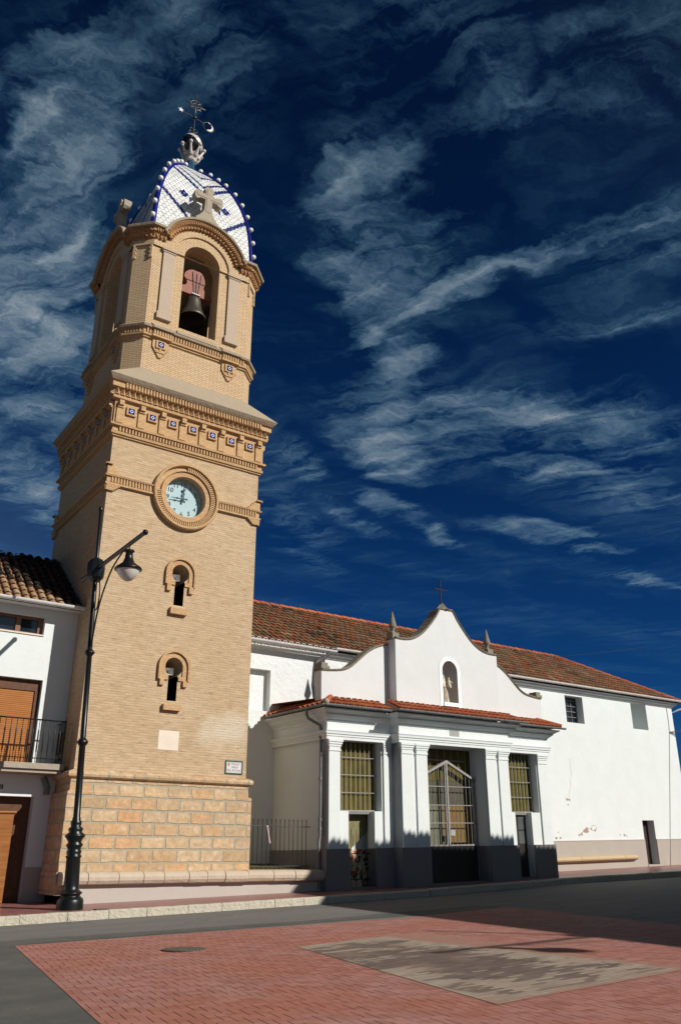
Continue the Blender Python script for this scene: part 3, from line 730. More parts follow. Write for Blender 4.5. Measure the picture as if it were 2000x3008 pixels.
# slit window surrounds
for (cx, cz, zs0, zs1, zleg) in ((8.604, 7.03, 5.885, 6.06, 6.52), (8.618, 4.50, 3.395, 3.54, 4.03)):
    mb = MB(); y0 = YF-.035
    n = 20; ri, ro, rl, rl2 = .243, .375, .375, .435
    def pt(r, i): a_ = pi*i/n; return (cx-r*cos(a_), cz+r*sin(a_))
    for (r1, r2, yo) in ((ri+.002, ro, y0), (rl, rl2, YF-.085)):
        for i in range(n):
            p, q, r, s_ = pt(r1, i), pt(r2, i), pt(r2, i+1), pt(r1, i+1)
            F = lambda u, y: (u[0], y, Z(u[1]))
            mb.quad(F(p, yo), F(s_, yo), F(r, yo), F(q, yo)); mb.quad(F(q, yo), F(r, yo), F(r, YF+.01), F(q, YF+.01)); mb.quad(F(p, yo), F(p, YF+.01), F(s_, YF+.01), F(s_, yo))
    for sg in (-1, 1):
        xi, xo = cx+sg*.245, cx+sg*.375
        mb.box(min(xi, xo), max(xi, xo), y0, YF+.01, Z(cz-.24), Z(cz))
        xi, xo = cx+sg*.14, cx+sg*.375
        mb.box(min(xi, xo), max(xi, xo), y0-.002, YF+.01, Z(cz-.345), Z(cz-.24))
        xi, xo = cx+sg*.26, cx+sg*.377
        mb.box(min(xi, xo), max(xi, xo), YF-.075, YF+.01, Z(zleg-.02), Z(cz-.345))
        xi, xo = cx+sg*.376, cx+sg*.435
        mb.box(min(xi, xo), max(xi, xo), YF-.085, YF+.01, Z(cz-.345), Z(cz))
    mb.build('window_surround', 'red_brick', tower)
    mb = MB(); mb.box(cx-.24, cx+.24, YF-.11, YF+.01, Z(zs0), Z(zs1)); mb.build('window_sill', 'red_brick', tower)
mb = MB(); mb.box(8.355, 8.90, YF-.004, YF+.03, Z(2.43), Z(2.90)); mb.build('blank_plaque', 'plaque', tower)
# clock
clock = MB()
prof = [(.60, -.02), (.60, .055), (.735, .06), (.745, .11), (.76, .11), (.765, .045), (.885, .045), (.89, .12), (.905, .145), (.96, .145), (.985, .115), (.985, .0)]
clock.lathe([(r, h) for r, h in prof], (CX, YF, Z(CZ)), 72, 0, 'y', smooth=False, cap=False)
clock_o = clock.build('clock', 'red_brick', tower)
mb = MB(); nd = 88
for k in range(nd):
    an = 2*pi*k/nd
    if 92 < math.degrees(an) < 178: continue
    da = 2*pi/nd*.30
    vs = []
    for r in (.768, .882):
        for s_ in (-1, 1):
            for h in (.04, .10): vs.append((CX+r*cos(an+s_*da), YF-h, Z(CZ)+r*sin(an+s_*da)))
    mb.add(vs, [(0, 2, 3, 1), (4, 5, 7, 6), (0, 1, 5, 4), (2, 6, 7, 3), (1, 3, 7, 5)])
mb.build('dentil_ring', 'red_brick', clock_o)
YD = YF+.20
M['numeral'] = mat_plain('faded_ink', (.075, .12, .15), .6, .1, spec=.05)
mb = MB(); mb.lathe([(.615, -.005), (.0001, -.005)], (CX, YD, Z(CZ)), 48, 0, 'y', smooth=False, cap=False)
for h in range(1, 13):
    a_ = pi/2-h*pi/6
    vs, fs = text_mesh(str(h), .19); q = MB()
    q.add([(CX+.44*cos(a_)+v[0], YD-.0065, Z(CZ)+.44*sin(a_)+v[1]) for v in vs], fs); q.build('numeral', 'numeral', clock_o)
for k in range(60):
    a_ = 2*pi*k/60; r0 = .555; r1 = .575; dw = .006
    mb.add([(CX+r*cos(a_)-s_*dw*sin(a_), YD-.0045, Z(CZ)+r*sin(a_)+s_*dw*cos(a_)) for r, s_ in ((r0, -1), (r1, -1), (r1, 1), (r0, 1))], [(0, 1, 2, 3)], 1)
mb.build('dial', ['dial', 'numeral'], clock_o)
def hand(deg, ln, tail, wd, disc, y):
    mb = MB(); a_ = radians(deg); u = (cos(a_), sin(a_)); v = (-u[1], u[0])
    P2 = lambda t_, s_, yy: (CX+u[0]*t_+v[0]*s_, yy, Z(CZ)+u[1]*t_+v[1]*s_)
    pl = [(-tail, wd), (-tail, -wd), (0, -wd*.8), (ln*.35, -wd*.5), (ln*.5, -wd*1.3), (ln*.62, -wd*.5), (ln, -wd*.35), (ln, wd*.35), (ln*.62, wd*.5), (ln*.5, wd*1.3), (ln*.35, wd*.5), (0, wd*.8)]
    n = len(pl); mb.add([P2(t_, s_, y) for t_, s_ in pl]+[P2(t_, s_, y+.008) for t_, s_ in pl], [tuple(range(n)), tuple(range(2*n-1, n-1, -1))]+[(i, i+n, (i+1) % n+n, (i+1) % n) for i in range(n)])
    if disc: mb.lathe([(.045, 0), (.045, .008), (.0001, .0085)], P2(ln-.02, 0, y+.008), 16, 0, 'y', smooth=False)
    mb.lathe([(.035, 0), (.035, .012), (.0001, .013)], P2(0, 0, y+.008), 16, 0, 'y', smooth=False)
    mb.build('clock_hand', 'numeral', clock_o)
hand(88, .31, .11, .03, True, YD-.06); hand(184, .38, .13, .026, False, YD-.075)
# string band at clock height
mb = MB(); BZ = [(.0, 9.09), (.085, 9.10), (.085, 9.15), (.05, 9.15), (.05, 9.33), (.10, 9.33), (.12, 9.37), (.0, 9.41)]
gap = .975
paths = [[(CX+gap, YF), SQ[1], SQ[2], SQ[3], SQ[0], (CX-gap, YF)]]
for pth in paths:
    sweep(mb, pth, [(d_, Z(z_)) for d_, z_ in BZ], closed=False)
    dentils(mb, pth, .04, .085, Z(9.16), Z(9.33), .04, .082, closed=False, skip=.06)
for k in range(4):
    R = RT(k)
    for sg in (-1, 1):
        for i in range(5):
            z0 = 9.38+i*.056; wd = .33-.055*i; lo, hi = sorted((sg*(HW+.06), sg*(HW-wd)))
            q = MB(R); q.box(lo, hi, HW-.02, HW+.075-(.01 if i else 0)+.001*i, z0, z0+.056); mb.add(q.v, q.f)
        q = MB(R); lo, hi = sorted((sg*(HW+.10), sg*(HW-.06))); q.box(lo, hi, HW-.02, HW+.13, 9.66, 9.70); mb.add(q.v, q.f)
        for i in range(4):
            z1 = 9.10-i*.042; wd = .32-.05*i; lo, hi = sorted((sg*(HW+.05), sg*(HW-wd)))
            q = MB(R); q.box(lo, hi, HW-.02, HW+.08-.004*i, z1-.042, z1); mb.add(q.v, q.f)
mb.build('clock_band', 'red_brick', tower)
# main cornice
mb = MB()
sweep(mb, SQ, [(d_, Z(z_)) for d_, z_ in ((0, 10.55), (.05, 10.56), (.05, 10.60), (.09, 10.61), (.10, 10.68), (.065, 10.68), (.065, 10.83), (.15, 10.84), (.16, 10.90), (.07, 10.93), (.07, 11.64), (.17, 11.65), (.18, 11.74), (.13, 11.75), (.13, 11.94), (.25, 11.96), (.25, 12.12), (.31, 12.13))])
dentils(mb, SQ, .06, .115, Z(10.69), Z(10.83), .045, .09)
dentils(mb, SQ, .24, .29, Z(11.97), Z(12.12), .045, .088)
for k in range(4):
    R = RT(k); q = MB(R)
    n = 30
    for i in range(n):       # saw-tooth course
        x0 = -HW-.16+(2*HW+.32)*i/n; x1 = x0+(2*HW+.32)/n; xm = (x0+x1)/2
        q.add([(x0, HW+.12, 11.77), (x1, HW+.12, 11.77), (xm, HW+.24, 11.77), (x0, HW+.12, 11.93), (x1, HW+.12, 11.93), (xm, HW+.24, 11.93)], [(0, 2, 1), (3, 4, 5), (0, 3, 5, 2), (2, 5, 4, 1)])
        q.box(x0+.02, x1-.02, HW+.12, HW+.215, 11.75, 11.775)
    for i in range(8):
        x = -2.17+i*.62
        q.box(x-.10, x+.10, HW+.06, HW+.115, 10.95, 11.46); q.box(x-.065, x+.065, HW+.06, HW+.20, 11.46, 11.60); q.box(x-.085, x+.085, HW+.06, HW+.15, 11.40, 11.4595)
    for i in range(7):
        x = -1.86+i*.62
        q.box(x-.135, x+.135, HW+.06, HW+.13, 11.235, 11.49)
    mb.add(q.v, q.f)
mb.build('cornice', 'red_brick', tower)
def glazed(q, qd, x, y, z, h):
    q.box(x-h, x+h, y-.004, y+.006, z-h, z+h, 0)
    r1, r2 = h*.72, h*.40
    qd.add([(x+r*cos(pi/2*i), y+.008, z+r*sin(pi/2*i)) for r in (r1, r2) for i in range(4)], [(i, (i+1) % 4, 4+(i+1) % 4, 4+i) for i in range(4)])
for k in (0, 1, 3):
    R = RT(k)
    for i in range(7):
        q = MB(R); qd = MB(R); glazed(q, qd, -1.86+i*.62, HW+.13, 11.3625, .085)
        t_ = q.build('glazed_tile', 'tileblue', tower); qd.build('tile_motif', 'tilewhite', t_)
# sloping cap up to the belfry
A_, H_ = 2.10, 1.66
OCT = [(TX-H_, TY-A_), (TX+H_, TY-A_), (TX+A_, TY-H_), (TX+A_, TY+H_), (TX+H_, TY+A_), (TX-H_, TY+A_), (TX-A_, TY+H_), (TX-A_, TY-H_)]
mb = MB(); sweep(mb, SQ, [(.27, Z(12.132)), (.33, Z(12.20)), (.385, Z(12.275)), (.37, Z(12.297))])
tp = offset_path(SQ, .37, True); zt = Z(13.02); z0 = Z(12.295)
o = OCT
for i in range(4):
    a_, b_ = o[(2*i) % 8], o[(2*i+1) % 8]; c_ = o[(2*i+2) % 8]
    p, q = tp[i], tp[(i+1) % 4]
    mb.quad((*p, z0), (*q, z0), (*b_, zt), (*a_, zt)); mb.add([(*q, z0), (*c_, zt), (*b_, zt)], [(0, 1, 2)])
mb.build('cornice_cap', 'slab', tower)
# belfry
SPR = 17.46; OHW = .617; BOT = 14.80
def gable(x):
    return max(18.02, SPR+sqrt(max(0, 1.44**2-x*x)))
wall = MB(); cap = MB(); inner = MB()
for k in range(4):
    R = RT(k); q = MB(R)
    n = 24
    cols = [(-OHW*cos(pi*i/n), BOT, SPR+OHW*sin(pi*i/n)) for i in range(n+1)]
    full = [(-H_+2*H_*i/20) for i in range(21)]
    yy = A_
    # RT maps y outward, columns() works on constant y
    def colw(cols, y, zb, zt, dep, mi=0, obj=q): obj.columns(cols, y, zb, zt, -dep, mi, mi)
    L = [(-H_+(H_-OHW)*i/10, None, None) for i in range(11)]
    colw(L, yy, 13.0, gable, 0); colw([(-x, None, None) for x, _, _ in L[::-1]], yy, 13.0, gable, 0)
    colw(cols, yy, 13.0, gable, .55)
    # proud spandrel layer above the capitals
    RA = .93
    c2 = [(-RA*cos(pi*i/n), 17.43, max(17.43, SPR+RA*sin(pi*i/n))) for i in range(n+1)]
    q.columns([(-H_+(H_-RA)*i/6, None, None) for i in range(7)], yy+.055, 17.43, gable); q.columns([(RA+(H_-RA)*i/6, None, None) for i in range(7)], yy+.055, 17.43, gable)
    q.columns(c2, yy+.055, 17.43, gable, -.055)
    wall.add(q.v, q.f)
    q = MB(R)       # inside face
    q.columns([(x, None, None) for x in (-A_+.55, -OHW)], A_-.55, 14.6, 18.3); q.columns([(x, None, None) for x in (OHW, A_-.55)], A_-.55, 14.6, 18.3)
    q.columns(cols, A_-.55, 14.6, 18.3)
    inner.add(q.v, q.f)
    p, q2 = OCT[(2*k+1) % 8], OCT[(2*k+2) % 8]
    wall.quad((*p, Z(13.0)), (*q2, Z(13.0)), (*q2, Z(18.02)), (*p, Z(18.02)))
    # raised notched frame at the head of each chamfer
    pv, qv = Vector(p), Vector(q2); e = (qv-pv).normalized(); nr = Vector((e.y, -e.x)); Lc = (qv-pv).length
    for (u0, u1, za, zb) in [(-.02, Lc+.02, 17.43, 17.60)]+[(0, .09-(i % 2)*.03, 16.95+i*.08, 17.03+i*.08) for i in range(6)]+[(Lc-.09+(i % 2)*.03, Lc, 16.95+i*.08, 17.03+i*.08) for i in range(6)]:
        c4 = [pv+e*u0, pv+e*u1, pv+e*u1+nr*.055, pv+e*u0+nr*.055]
        wall.add([(v.x, v.y, Z(za)) for v in c4]+[(v.x, v.y, Z(zb)) for v in c4], [(0, 1, 2, 3), (7, 6, 5, 4), (3, 2, 6, 7), (0, 3, 7, 4), (1, 5, 6, 2)])
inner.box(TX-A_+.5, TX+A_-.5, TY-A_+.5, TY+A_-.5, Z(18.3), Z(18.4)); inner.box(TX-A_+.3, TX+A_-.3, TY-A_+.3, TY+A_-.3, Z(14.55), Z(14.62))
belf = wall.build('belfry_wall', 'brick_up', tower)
inner.build('belfry_lining', mat_plain('dark_brown_plaster', (.115, .085, .055), .9, .25, 3), tower)  # inner faces in one even dark brown
for k in range(4):
    R = RT(k)
    for sg in (-1, 1):
        x = sg*1.13; q = MB(R)
        q.box(x-.19, x+.19, A_-.01, A_+.065, 15.06, 17.30); q.box(x-.235, x+.235, A_-.01, A_+.10, 14.84, 15.06)
        q.box(x-.215, x+.215, A_-.01, A_+.085, 17.30, 17.36); q.box(x-.25, x+.25, A_-.01, A_+.12, 17.36, 17.428)
        q.build('pilaster', 'cap', tower)
# string course under the openings
mb = MB()
sweep(mb, OCT, [(d_, Z(z_)) for d_, z_ in ((0, 14.06), (.05, 14.07), (.05, 14.12), (.10, 14.13), (.11, 14.19), (.07, 14.19), (.07, 14.36), (.13, 14.37))])
dentils(mb, OCT, .06, .115, Z(14.20), Z(14.36), .045, .088, skip=.05)
for k in range(4):
    R = RT(k)
    for sg in (-1, 1):
        x = sg*1.13; q = MB(R)
        q.box(x-.30, x+.30, A_, A_+.155, 14.13, 14.19); q.box(x-.29, x+.29, A_, A_+.125, 14.19, 14.36)
        for i in range(7): q.box(x-.27+i*.083, x-.225+i*.083, A_, A_+.155, 14.20, 14.36)
        q.box(x-.25, x+.25, A_-.01, A_+.05, 13.86, 14.08)
        for i in range(7): q.box(x-.25+i*.033, x+.25-i*.033, A_-.01, A_+.05-.0008*i, 13.86-(i+1)*.05, 13.86-i*.05)
        q.box(x-.15, x+.15, A_, A_+.09, 13.80, 14.055)
        q.box(x-.03, x+.03, A_, A_+.08, 13.70, 13.80); q.box(x-.12, x+.12, A_, A_+.075, 13.655, 13.70)
        mb.add(q.v, q.f)
mb.build('string_course', 'red_brick', tower)
mb = MB(); sweep(mb, OCT, [(.13, Z(14.372)), (.17, Z(14.38)), (.19, Z(14.44)), (.15, Z(14.47)), (-.02, Z(14.62))])
for k in range(4):
    R = RT(k); q = MB(R)
    for sg in (-1, 1):
        x = sg*1.13; q.add([(x-.33, A_, 14.374), (x+.33, A_, 14.374), (x+.33, A_+.22, 14.382), (x-.33, A_+.22, 14.382), (x-.33, A_, 14.65), (x+.33, A_, 14.65), (x+.33, A_+.22, 14.45), (x-.33, A_+.22, 14.45)], [(0, 1, 2, 3), (7, 6, 5, 4), (3, 2, 6, 7), (0, 3, 7, 4), (1, 5, 6, 2)])
    q.add([(-OHW-.05, A_-.1, 14.82), (OHW+.05, A_-.1, 14.82), (OHW+.05, A_+.14, 14.50), (-OHW-.05, A_+.14, 14.50)], [(3, 2, 1, 0)])
    mb.add(q.v, q.f)
mb.build('sill_course', 'slab', tower)
for k in (0, 1, 3):
    R = RT(k)
    for sg in (-1, 1):
        q = MB(R); qd = MB(R); glazed(q, qd, sg*1.13, A_+.09, 13.93, .088)
        t_ = q.build('glazed_tile', 'tileblue', tower); qd.build('tile_motif', 'tilewhite', t_)
# top cornice: level pieces round the chamfers, arched hoods over the openings
mb = MB(); cp = MB()
CP = [(0, 17.60), (.05, 17.61), (.05, 17.66), (.09, 17.67), (.09, 17.72), (.15, 17.80), (.15, 17.83), (.20, 17.84), (.20, 17.97), (.25, 17.98)]
CPC = [(.25, 17.982), (.30, 17.99), (.315, 18.06), (.29, 18.09), (-.35, 18.24)]
HX = 1.28
def rp(k, x, y): p = RT(k)((x, y, 0)); return (p[0], p[1])
for k in range(4):
    pth = [rp(k, HX, A_), OCT[(2*k+1) % 8], OCT[(2*k+2) % 8], rp((k+1) % 4, -HX, A_)]
    sweep(mb, pth, [(d_, Z(z_)) for d_, z_ in CP], closed=False); sweep(cp, pth, [(d_, Z(z_)) for d_, z_ in CPC], closed=False)
    dentils(mb, pth, .19, .235, Z(17.85), Z(17.97), .04, .08, closed=False, skip=.03)
    dentils(mb, pth, .08, .15, Z(17.68), Z(17.78), .05, .13, closed=False, skip=.03)
    R = RT(k); q = MB(R); qc = MB(R)
    AR = [(1.13, .0), (1.13, .06), (1.18, .06), (1.18, .10), (1.25, .16), (1.27, .16), (1.27, .20), (1.39, .20), (1.39, .25), (1.41, .26)]
    AC = [(1.412, .26), (1.43, .31), (1.49, .325), (1.515, .30), (1.53, -.95)]
    n = 40; a0, a1 = radians(17), radians(163)
    for prof, tgt in ((AR, q), (AC, qc)):
        rows = [[(r*cos(a0+(a1-a0)*i/n), A_+h, SPR+r*sin(a0+(a1-a0)*i/n)) for r, h in prof] for i in range(n+1)]
        for r1, r2 in zip(rows, rows[1:]):
            for j in range(len(prof)-1): tgt.quad(r1[j], r1[j+1], r2[j+1], r2[j])
        tgt.add(rows[0], [tuple(range(len(prof)))]); tgt.add(rows[-1], [tuple(range(len(prof)-1, -1, -1))])
    for (r1, r2, h0, h1, cnt, wf) in ((1.285, 1.385, .19, .245, 46, .5), (1.17, 1.25, .09, .16, 26, .42)):
        for i in range(cnt):
            an = a0+(a1-a0)*(i+.5)/cnt; da = (a1-a0)/cnt*wf/2
            vs = [(r*cos(an+s_*da), A_+h, SPR+r*sin(an+s_*da)) for r in (r1, r2) for s_ in (-1, 1) for h in (h0, h1)]
            q.add(vs, [(0, 2, 3, 1), (4, 5, 7, 6), (0, 1, 5, 4), (2, 6, 7, 3), (1, 3, 7, 5)])
    mb.add(q.v, q.f); cp.add(qc.v, qc.f)
mb.build('belfry_cornice', mat_brick('arch_brick', (.56, .335, .175), (.46, .25, .12), (.36, .21, .115), .13, .06, .006, .3, .004, .4, .006), tower)
cp.add([(*p, Z(18.12)) for p in OCT], [tuple(range(8))])
cp.build('belfry_coping', 'slab', tower)
# stone crosses on the four hoods
for k in range(4):
    R = RT(k)
    def mirror(h): return h+[(-x, z) for x, z in h[::-1]]
    half = [(.40, 18.93), (.40, 19.12), (.30, 19.22), (.20, 19.36), (.135, 19.50), (.125, 19.86), (.125, 19.95), (.30, 19.94), (.36, 19.88), (.43, 19.86), (.50, 19.95), (.50, 20.15), (.43, 20.24), (.36, 20.22), (.30, 20.17), (.125, 20.17), (.125, 20.27), (.165, 20.33), (.165, 20.40), (.08, 20.49)]
    q = MB(R); q.prism(mirror(half), A_+.14, A_-.12); cr = q.build('cross', 'stone', tower)
    sh = [(x*.62 if x < .2 else (x-.06), z-.05 if z > 20.2 else z) for x, z in half[4:]]
    q = MB(R)
    q.box(-.075, .075, A_+.141, A_+.155, 19.45, 20.38); q.box(-.42, -.0751, A_+.141, A_+.155, 20.00, 20.11); q.box(.0751, .42, A_+.141, A_+.155, 20.00, 20.11)
    q.build('raised_panel', 'stone', cr)
# dome
DA, DH = 1.84, 1.76
DP = [(18.10, .985), (18.8, .965), (19.4, .945), (20.05, .905), (20.7, .835), (21.3, .735), (21.85, .61), (22.3, .455), (22.72, .28), (22.95, .13)]
def smooth_prof(P_, m=4):
    out = []
    for i in range(len(P_)-1):
        p0, p1, p2, p3 = P_[max(i-1, 0)], P_[i], P_[i+1], P_[min(i+2, len(P_)-1)]
        for j in range(m):
            t_ = j/m
            out.append(tuple(.5*((2*p1[c])+(-p0[c]+p2[c])*t_+(2*p0[c]-5*p1[c]+4*p2[c]-p3[c])*t_*t_+(-p0[c]+3*p1[c]-3*p2[c]+p3[c])*t_**3) for c in (0, 1)))
    return out+[P_[-1]]
DS = smooth_prof(DP)
DO = [(-DH, -DA), (DH, -DA), (DA, -DH), (DA, DH), (DH, DA), (-DH, DA), (-DA, DH), (-DA, -DH)]
DXc, DYc = TX+.13, TY
mb = MB(); arc = 0; prev = None
arcs = []
for z_, r_ in DS:
    if prev: arc += hypot(z_-prev[0], (r_-prev[1])*DA)
    arcs.append(arc); prev = (z_, r_)
for (z1, r1), (z2, r2), s1, s2 in zip(DS, DS[1:], arcs, arcs[1:]):
    for i in range(8):
        a_, b_ = DO[i], DO[(i+1) % 8]; L = hypot(b_[0]-a_[0], b_[1]-a_[1])/2
        vs = [(DXc+a_[0]*r1, DYc+a_[1]*r1, Z(z1)), (DXc+b_[0]*r1, DYc+b_[1]*r1, Z(z1)), (DXc+b_[0]*r2, DYc+b_[1]*r2, Z(z2)), (DXc+a_[0]*r2, DYc+a_[1]*r2, Z(z2))]
        of = .0 if i % 2 == 0 else 7.0
        mb.add(vs, [(0, 1, 2, 3)], 0, uvs=[[(of-L*r1, s1), (of+L*r1, s1), (of+L*r2, s2), (of-L*r2, s2)]])
dome = mb.build('dome', 'scales', tower)
for i in range(4):
    sx_, sy_ = ((-1, -1), (1, -1), (1, 1), (-1, 1))[i]; rc_ = (DA+DH)/2*1.005
    pts = [(DXc+sx_*rc_*r_, DYc+sy_*rc_*r_, Z(z_)) for z_, r_ in DS]
    mb = MB(); mb.tube(pts, .085, 8); rib = mb.build('dome_rib', 'bluetile', tower)
    L = 0; nxt = .72
    for p, q in zip(pts, pts[1:]):
        d_ = (Vector(q)-Vector(p)).length
        while L+d_ >= nxt:
            f = (nxt-L)/d_; c_ = Vector(p).lerp(Vector(q), f); out = Vector((c_.x-DXc, c_.y-DYc, .35)).normalized()
            mb = MB(); mb.ball(tuple(c_+out*.11), .085, 12, 8); mb.build('bead', 'whiteglaze', rib); nxt += .60 if nxt < 4.2 else .42
        L += d_
# lantern: pinnacle, crown, starry globe
PX, PY = TX+.13, TY
mb = MB(); mb.lathe([(.24, 22.95), (.20, 23.1), (.155, 23.3), (.15, 23.55), (.20, 23.6)], (PX, PY, G0), 8, 0, smooth=False); mb.build('pinnacle', 'teal', tower)
mb = MB(); mb.lathe([(.16, 23.50), (.21, 23.54), (.23, 23.62), (.21, 23.66), (.25, 23.74), (.30, 23.84), (.26, 23.86), (.2, 23.75)], (PX, PY, G0), 8, 0, smooth=False)
for i in range(8):
    an = 2*pi*(i+.35)/8
    mb.tube([(PX+r_*cos(an), PY+r_*sin(an), Z(z_)) for r_, z_ in ((.24, 23.72), (.33, 23.86), (.39, 23.98), (.43, 24.06))], [.075, .06, .045, .04], 8)
    mb.ball((PX+.45*cos(an), PY+.45*sin(an), Z(24.12)), .075)
crown = mb.build('crown', 'crownglaze', tower)
mb = MB(); mb.ball((PX, PY, Z(24.36)), .42, 28, 18); gl = mb.build('globe', 'globe', tower)
mb = MB(); tl = Matrix.Rotation(radians(38), 3, 'Y')
for k in range(36):
    q = []
    for an in (2*pi*k/36, 2*pi*(k+1)/36):
        for h in (-.07, .07):
            v = tl @ Vector((.432*cos(an), .432*sin(an), h)); q.append((PX+v.x, PY+v.y, Z(24.36)+v.z))
    mb.quad(q[0], q[2], q[3], q[1], smooth=True)
mb.build('globe_band', 'crownglaze', gl)
# iron vane
mb = MB(); mb.tube([(PX, PY, Z(24.7)), (PX, PY, Z(26.95))], [.03, .014], 8); mb.ball((PX, PY, Z(25.73)), .085, 12, 8, sc=(1, 1, .8))
mb.lathe([(.10, 24.72), (.05, 24.85), (.035, 25.1)], (PX, PY, G0), 10)
for sg in (-1, 1):
    for z_, s_ in ((24.95, 1.0), (25.12, .8)):
        mb.tube([(PX+sg*s_*(.03+.075*(1-cos(t_))), PY, Z(z_)+s_*.075*sin(t_)*1.3) for t_ in [pi*1.6*i/12 for i in range(13)]], .013, 6)
mb.tube([(PX-.55, PY, Z(25.78)), (PX+.36, PY, Z(25.70))], .014, 6)
for dx in (-.2, .2): mb.ball((PX+dx, PY, Z(25.745-dx*.1)), .03)
vane = mb.build('weather_vane', 'iron', tower)
mb = MB(); wc = (PX, PY, Z(26.37))
for R_, rr in ((.215, .026), (.10, .018)):
    mb.tube([(wc[0]+R_*cos(2*pi*i/32), wc[1], wc[2]+R_*sin(2*pi*i/32)) for i in range(33)], rr, 6, cap=False)
for i in range(8):
    an = 2*pi*i/8; L = .44 if i % 2 == 0 else .33
    mb.tube([(wc[0]+.1*cos(an), wc[1], wc[2]+.1*sin(an)), (wc[0]+(L-.06)*cos(an), wc[1], wc[2]+(L-.06)*sin(an)), (wc[0]+L*cos(an), wc[1], wc[2]+L*sin(an))], [.014, .03, .004], 6)
mb.build('compass_wheel', 'iron', vane)
mb = MB(); sc_ = (PX-.57, Z(25.80)); st = [(sc_[0]+(.12 if i % 2 == 0 else .048)*sin(2*pi*i/10), sc_[1]+(.12 if i % 2 == 0 else .048)*cos(2*pi*i/10)) for i in range(10)]
mb.prism(st, PY-.015, PY+.015); mb.build('star', 'whiteglaze', vane)
mc = (PX+.58, Z(25.62)); mb = MB()
mb.tube([(mc[0]+.22*cos(2*pi*i/28), PY, mc[1]+.22*sin(2*pi*i/28)) for i in range(29)], .014, 6, cap=False); mb.build('moon_hoop', 'iron', vane)
mb = MB(); out_ = [(mc[0]+.19*cos(a_), mc[1]+.19*sin(a_)) for a_ in [radians(-110+200*i/16) for i in range(17)]]
inn = [(mc[0]-.07+.20*cos(a_), mc[1]+.05+.19*sin(a_)) for a_ in [radians(82-160*i/14) for i in range(15)]]
mb.prism(out_+inn, PY-.015, PY+.015); mb.build('moon', 'whiteglaze', vane)
# bell, hung inside the belfry
bell = empty('bell', (TX, TY-A_+.75, Z(15.3)))
tag(bell, 'bronze bell hanging from a red wooden yoke in the front belfry arch', 'bell')
bx, by = TX+.06, TY-A_+.62; YO = .32
mb = MB(); mb.lathe([(.42, 15.74), (.44, 15.77), (.41, 15.84), (.35, 15.95), (.29, 16.10), (.255, 16.30), (.24, 16.42), (.21, 16.50), (.10, 16.54), (.0001, 16.55)], (bx, by, G0), 32, cap=False)
bb = mb.build('bell_body', 'bronze', bell)
mb = MB(); mb.lathe([(.419, 15.745), (.33, 15.95), (.24, 16.2), (.0001, 16.45)], (bx, by, G0), 32, cap=False); mb.build('bell_inside', 'dark', bb)
mb = MB(); yk = [(-.62, 16.24), (.62, 16.24), (.62, 16.36), (.50, 16.46), (.36, 16.52), (.30, 16.62), (.33, 16.74), (.43, 16.84), (.40, 17.0), (.28, 17.13), (.14, 17.2), (-.14, 17.2), (-.28, 17.13), (-.40, 17.0), (-.43, 16.84), (-.33, 16.74), (-.30, 16.62), (-.36, 16.52), (-.50, 16.46), (-.62, 16.36)]
mb.prism([(bx-.03+x*.95, Z(z+YO)) for x, z in yk], by-.13, by+.13); mb.build('yoke', 'redwood', bell)
mb = MB()
for dx in (-.13, .0, .13): mb.tube([(bx+dx*1.2, by-.145, Z(17.42)), (bx+dx*.5, by-.145, Z(16.60))], .016, 6)
mb.box(bx-.14, bx+.14, by-.17, by-.135, Z(16.58), Z(16.62)); mb.build('iron_strap', 'iron', bell)
mb = MB(); mb.tube([(TX-.70, by, Z(16.66)), (TX+.70, by, Z(16.66))], .04, 8); mb.build('axle', 'iron', bell)
# horn loudspeakers sitting in the slit windows
for (cx, cz, lab) in ((8.604, 7.03, 'small white horn loudspeaker in the upper slit window of the tower'), (8.618, 4.50, 'small white horn loudspeaker in the lower slit window of the tower')):
    sp = empty('loudspeaker', (cx-.06, YF+.2, Z(cz-.30))); tag(sp, lab, 'loudspeaker', 'horn loudspeakers in the tower slits')
    mb = MB()
    P0 = Vector((cx-.07, YF+.30, Z(cz-.09))); D = Vector((-.25, -.9, -.05)).normalized(); A2 = D.cross(Vector((0, 0, 1))).normalized(); B2 = A2.cross(D)
    rings = []
    for t_, wx, wz in ((-.14, .03, .03), (0, .04, .03), (.10, .09, .05), (.19, .155, .085), (.20, .16, .09)):
        c_ = P0+D*t_; rings.append([tuple(c_+A2*sx*wx+B2*sz*wz) for sx, sz in ((-1, -1), (1, -1), (1, 1), (-1, 1))])
    for r1, r2 in zip(rings, rings[1:]):
        for i in range(4): mb.quad(r1[i], r1[(i+1) % 4], r2[(i+1) % 4], r2[i])
    mb.add(rings[0], [(3, 2, 1, 0)]); mb.build('horn', 'horn', sp)
    mb = MB(); mb.box(cx-.10, cx-.04, YF+.28, YF+.33, Z(cz-.30), Z(cz-.12)); mb.build('bracket', 'horn', sp)
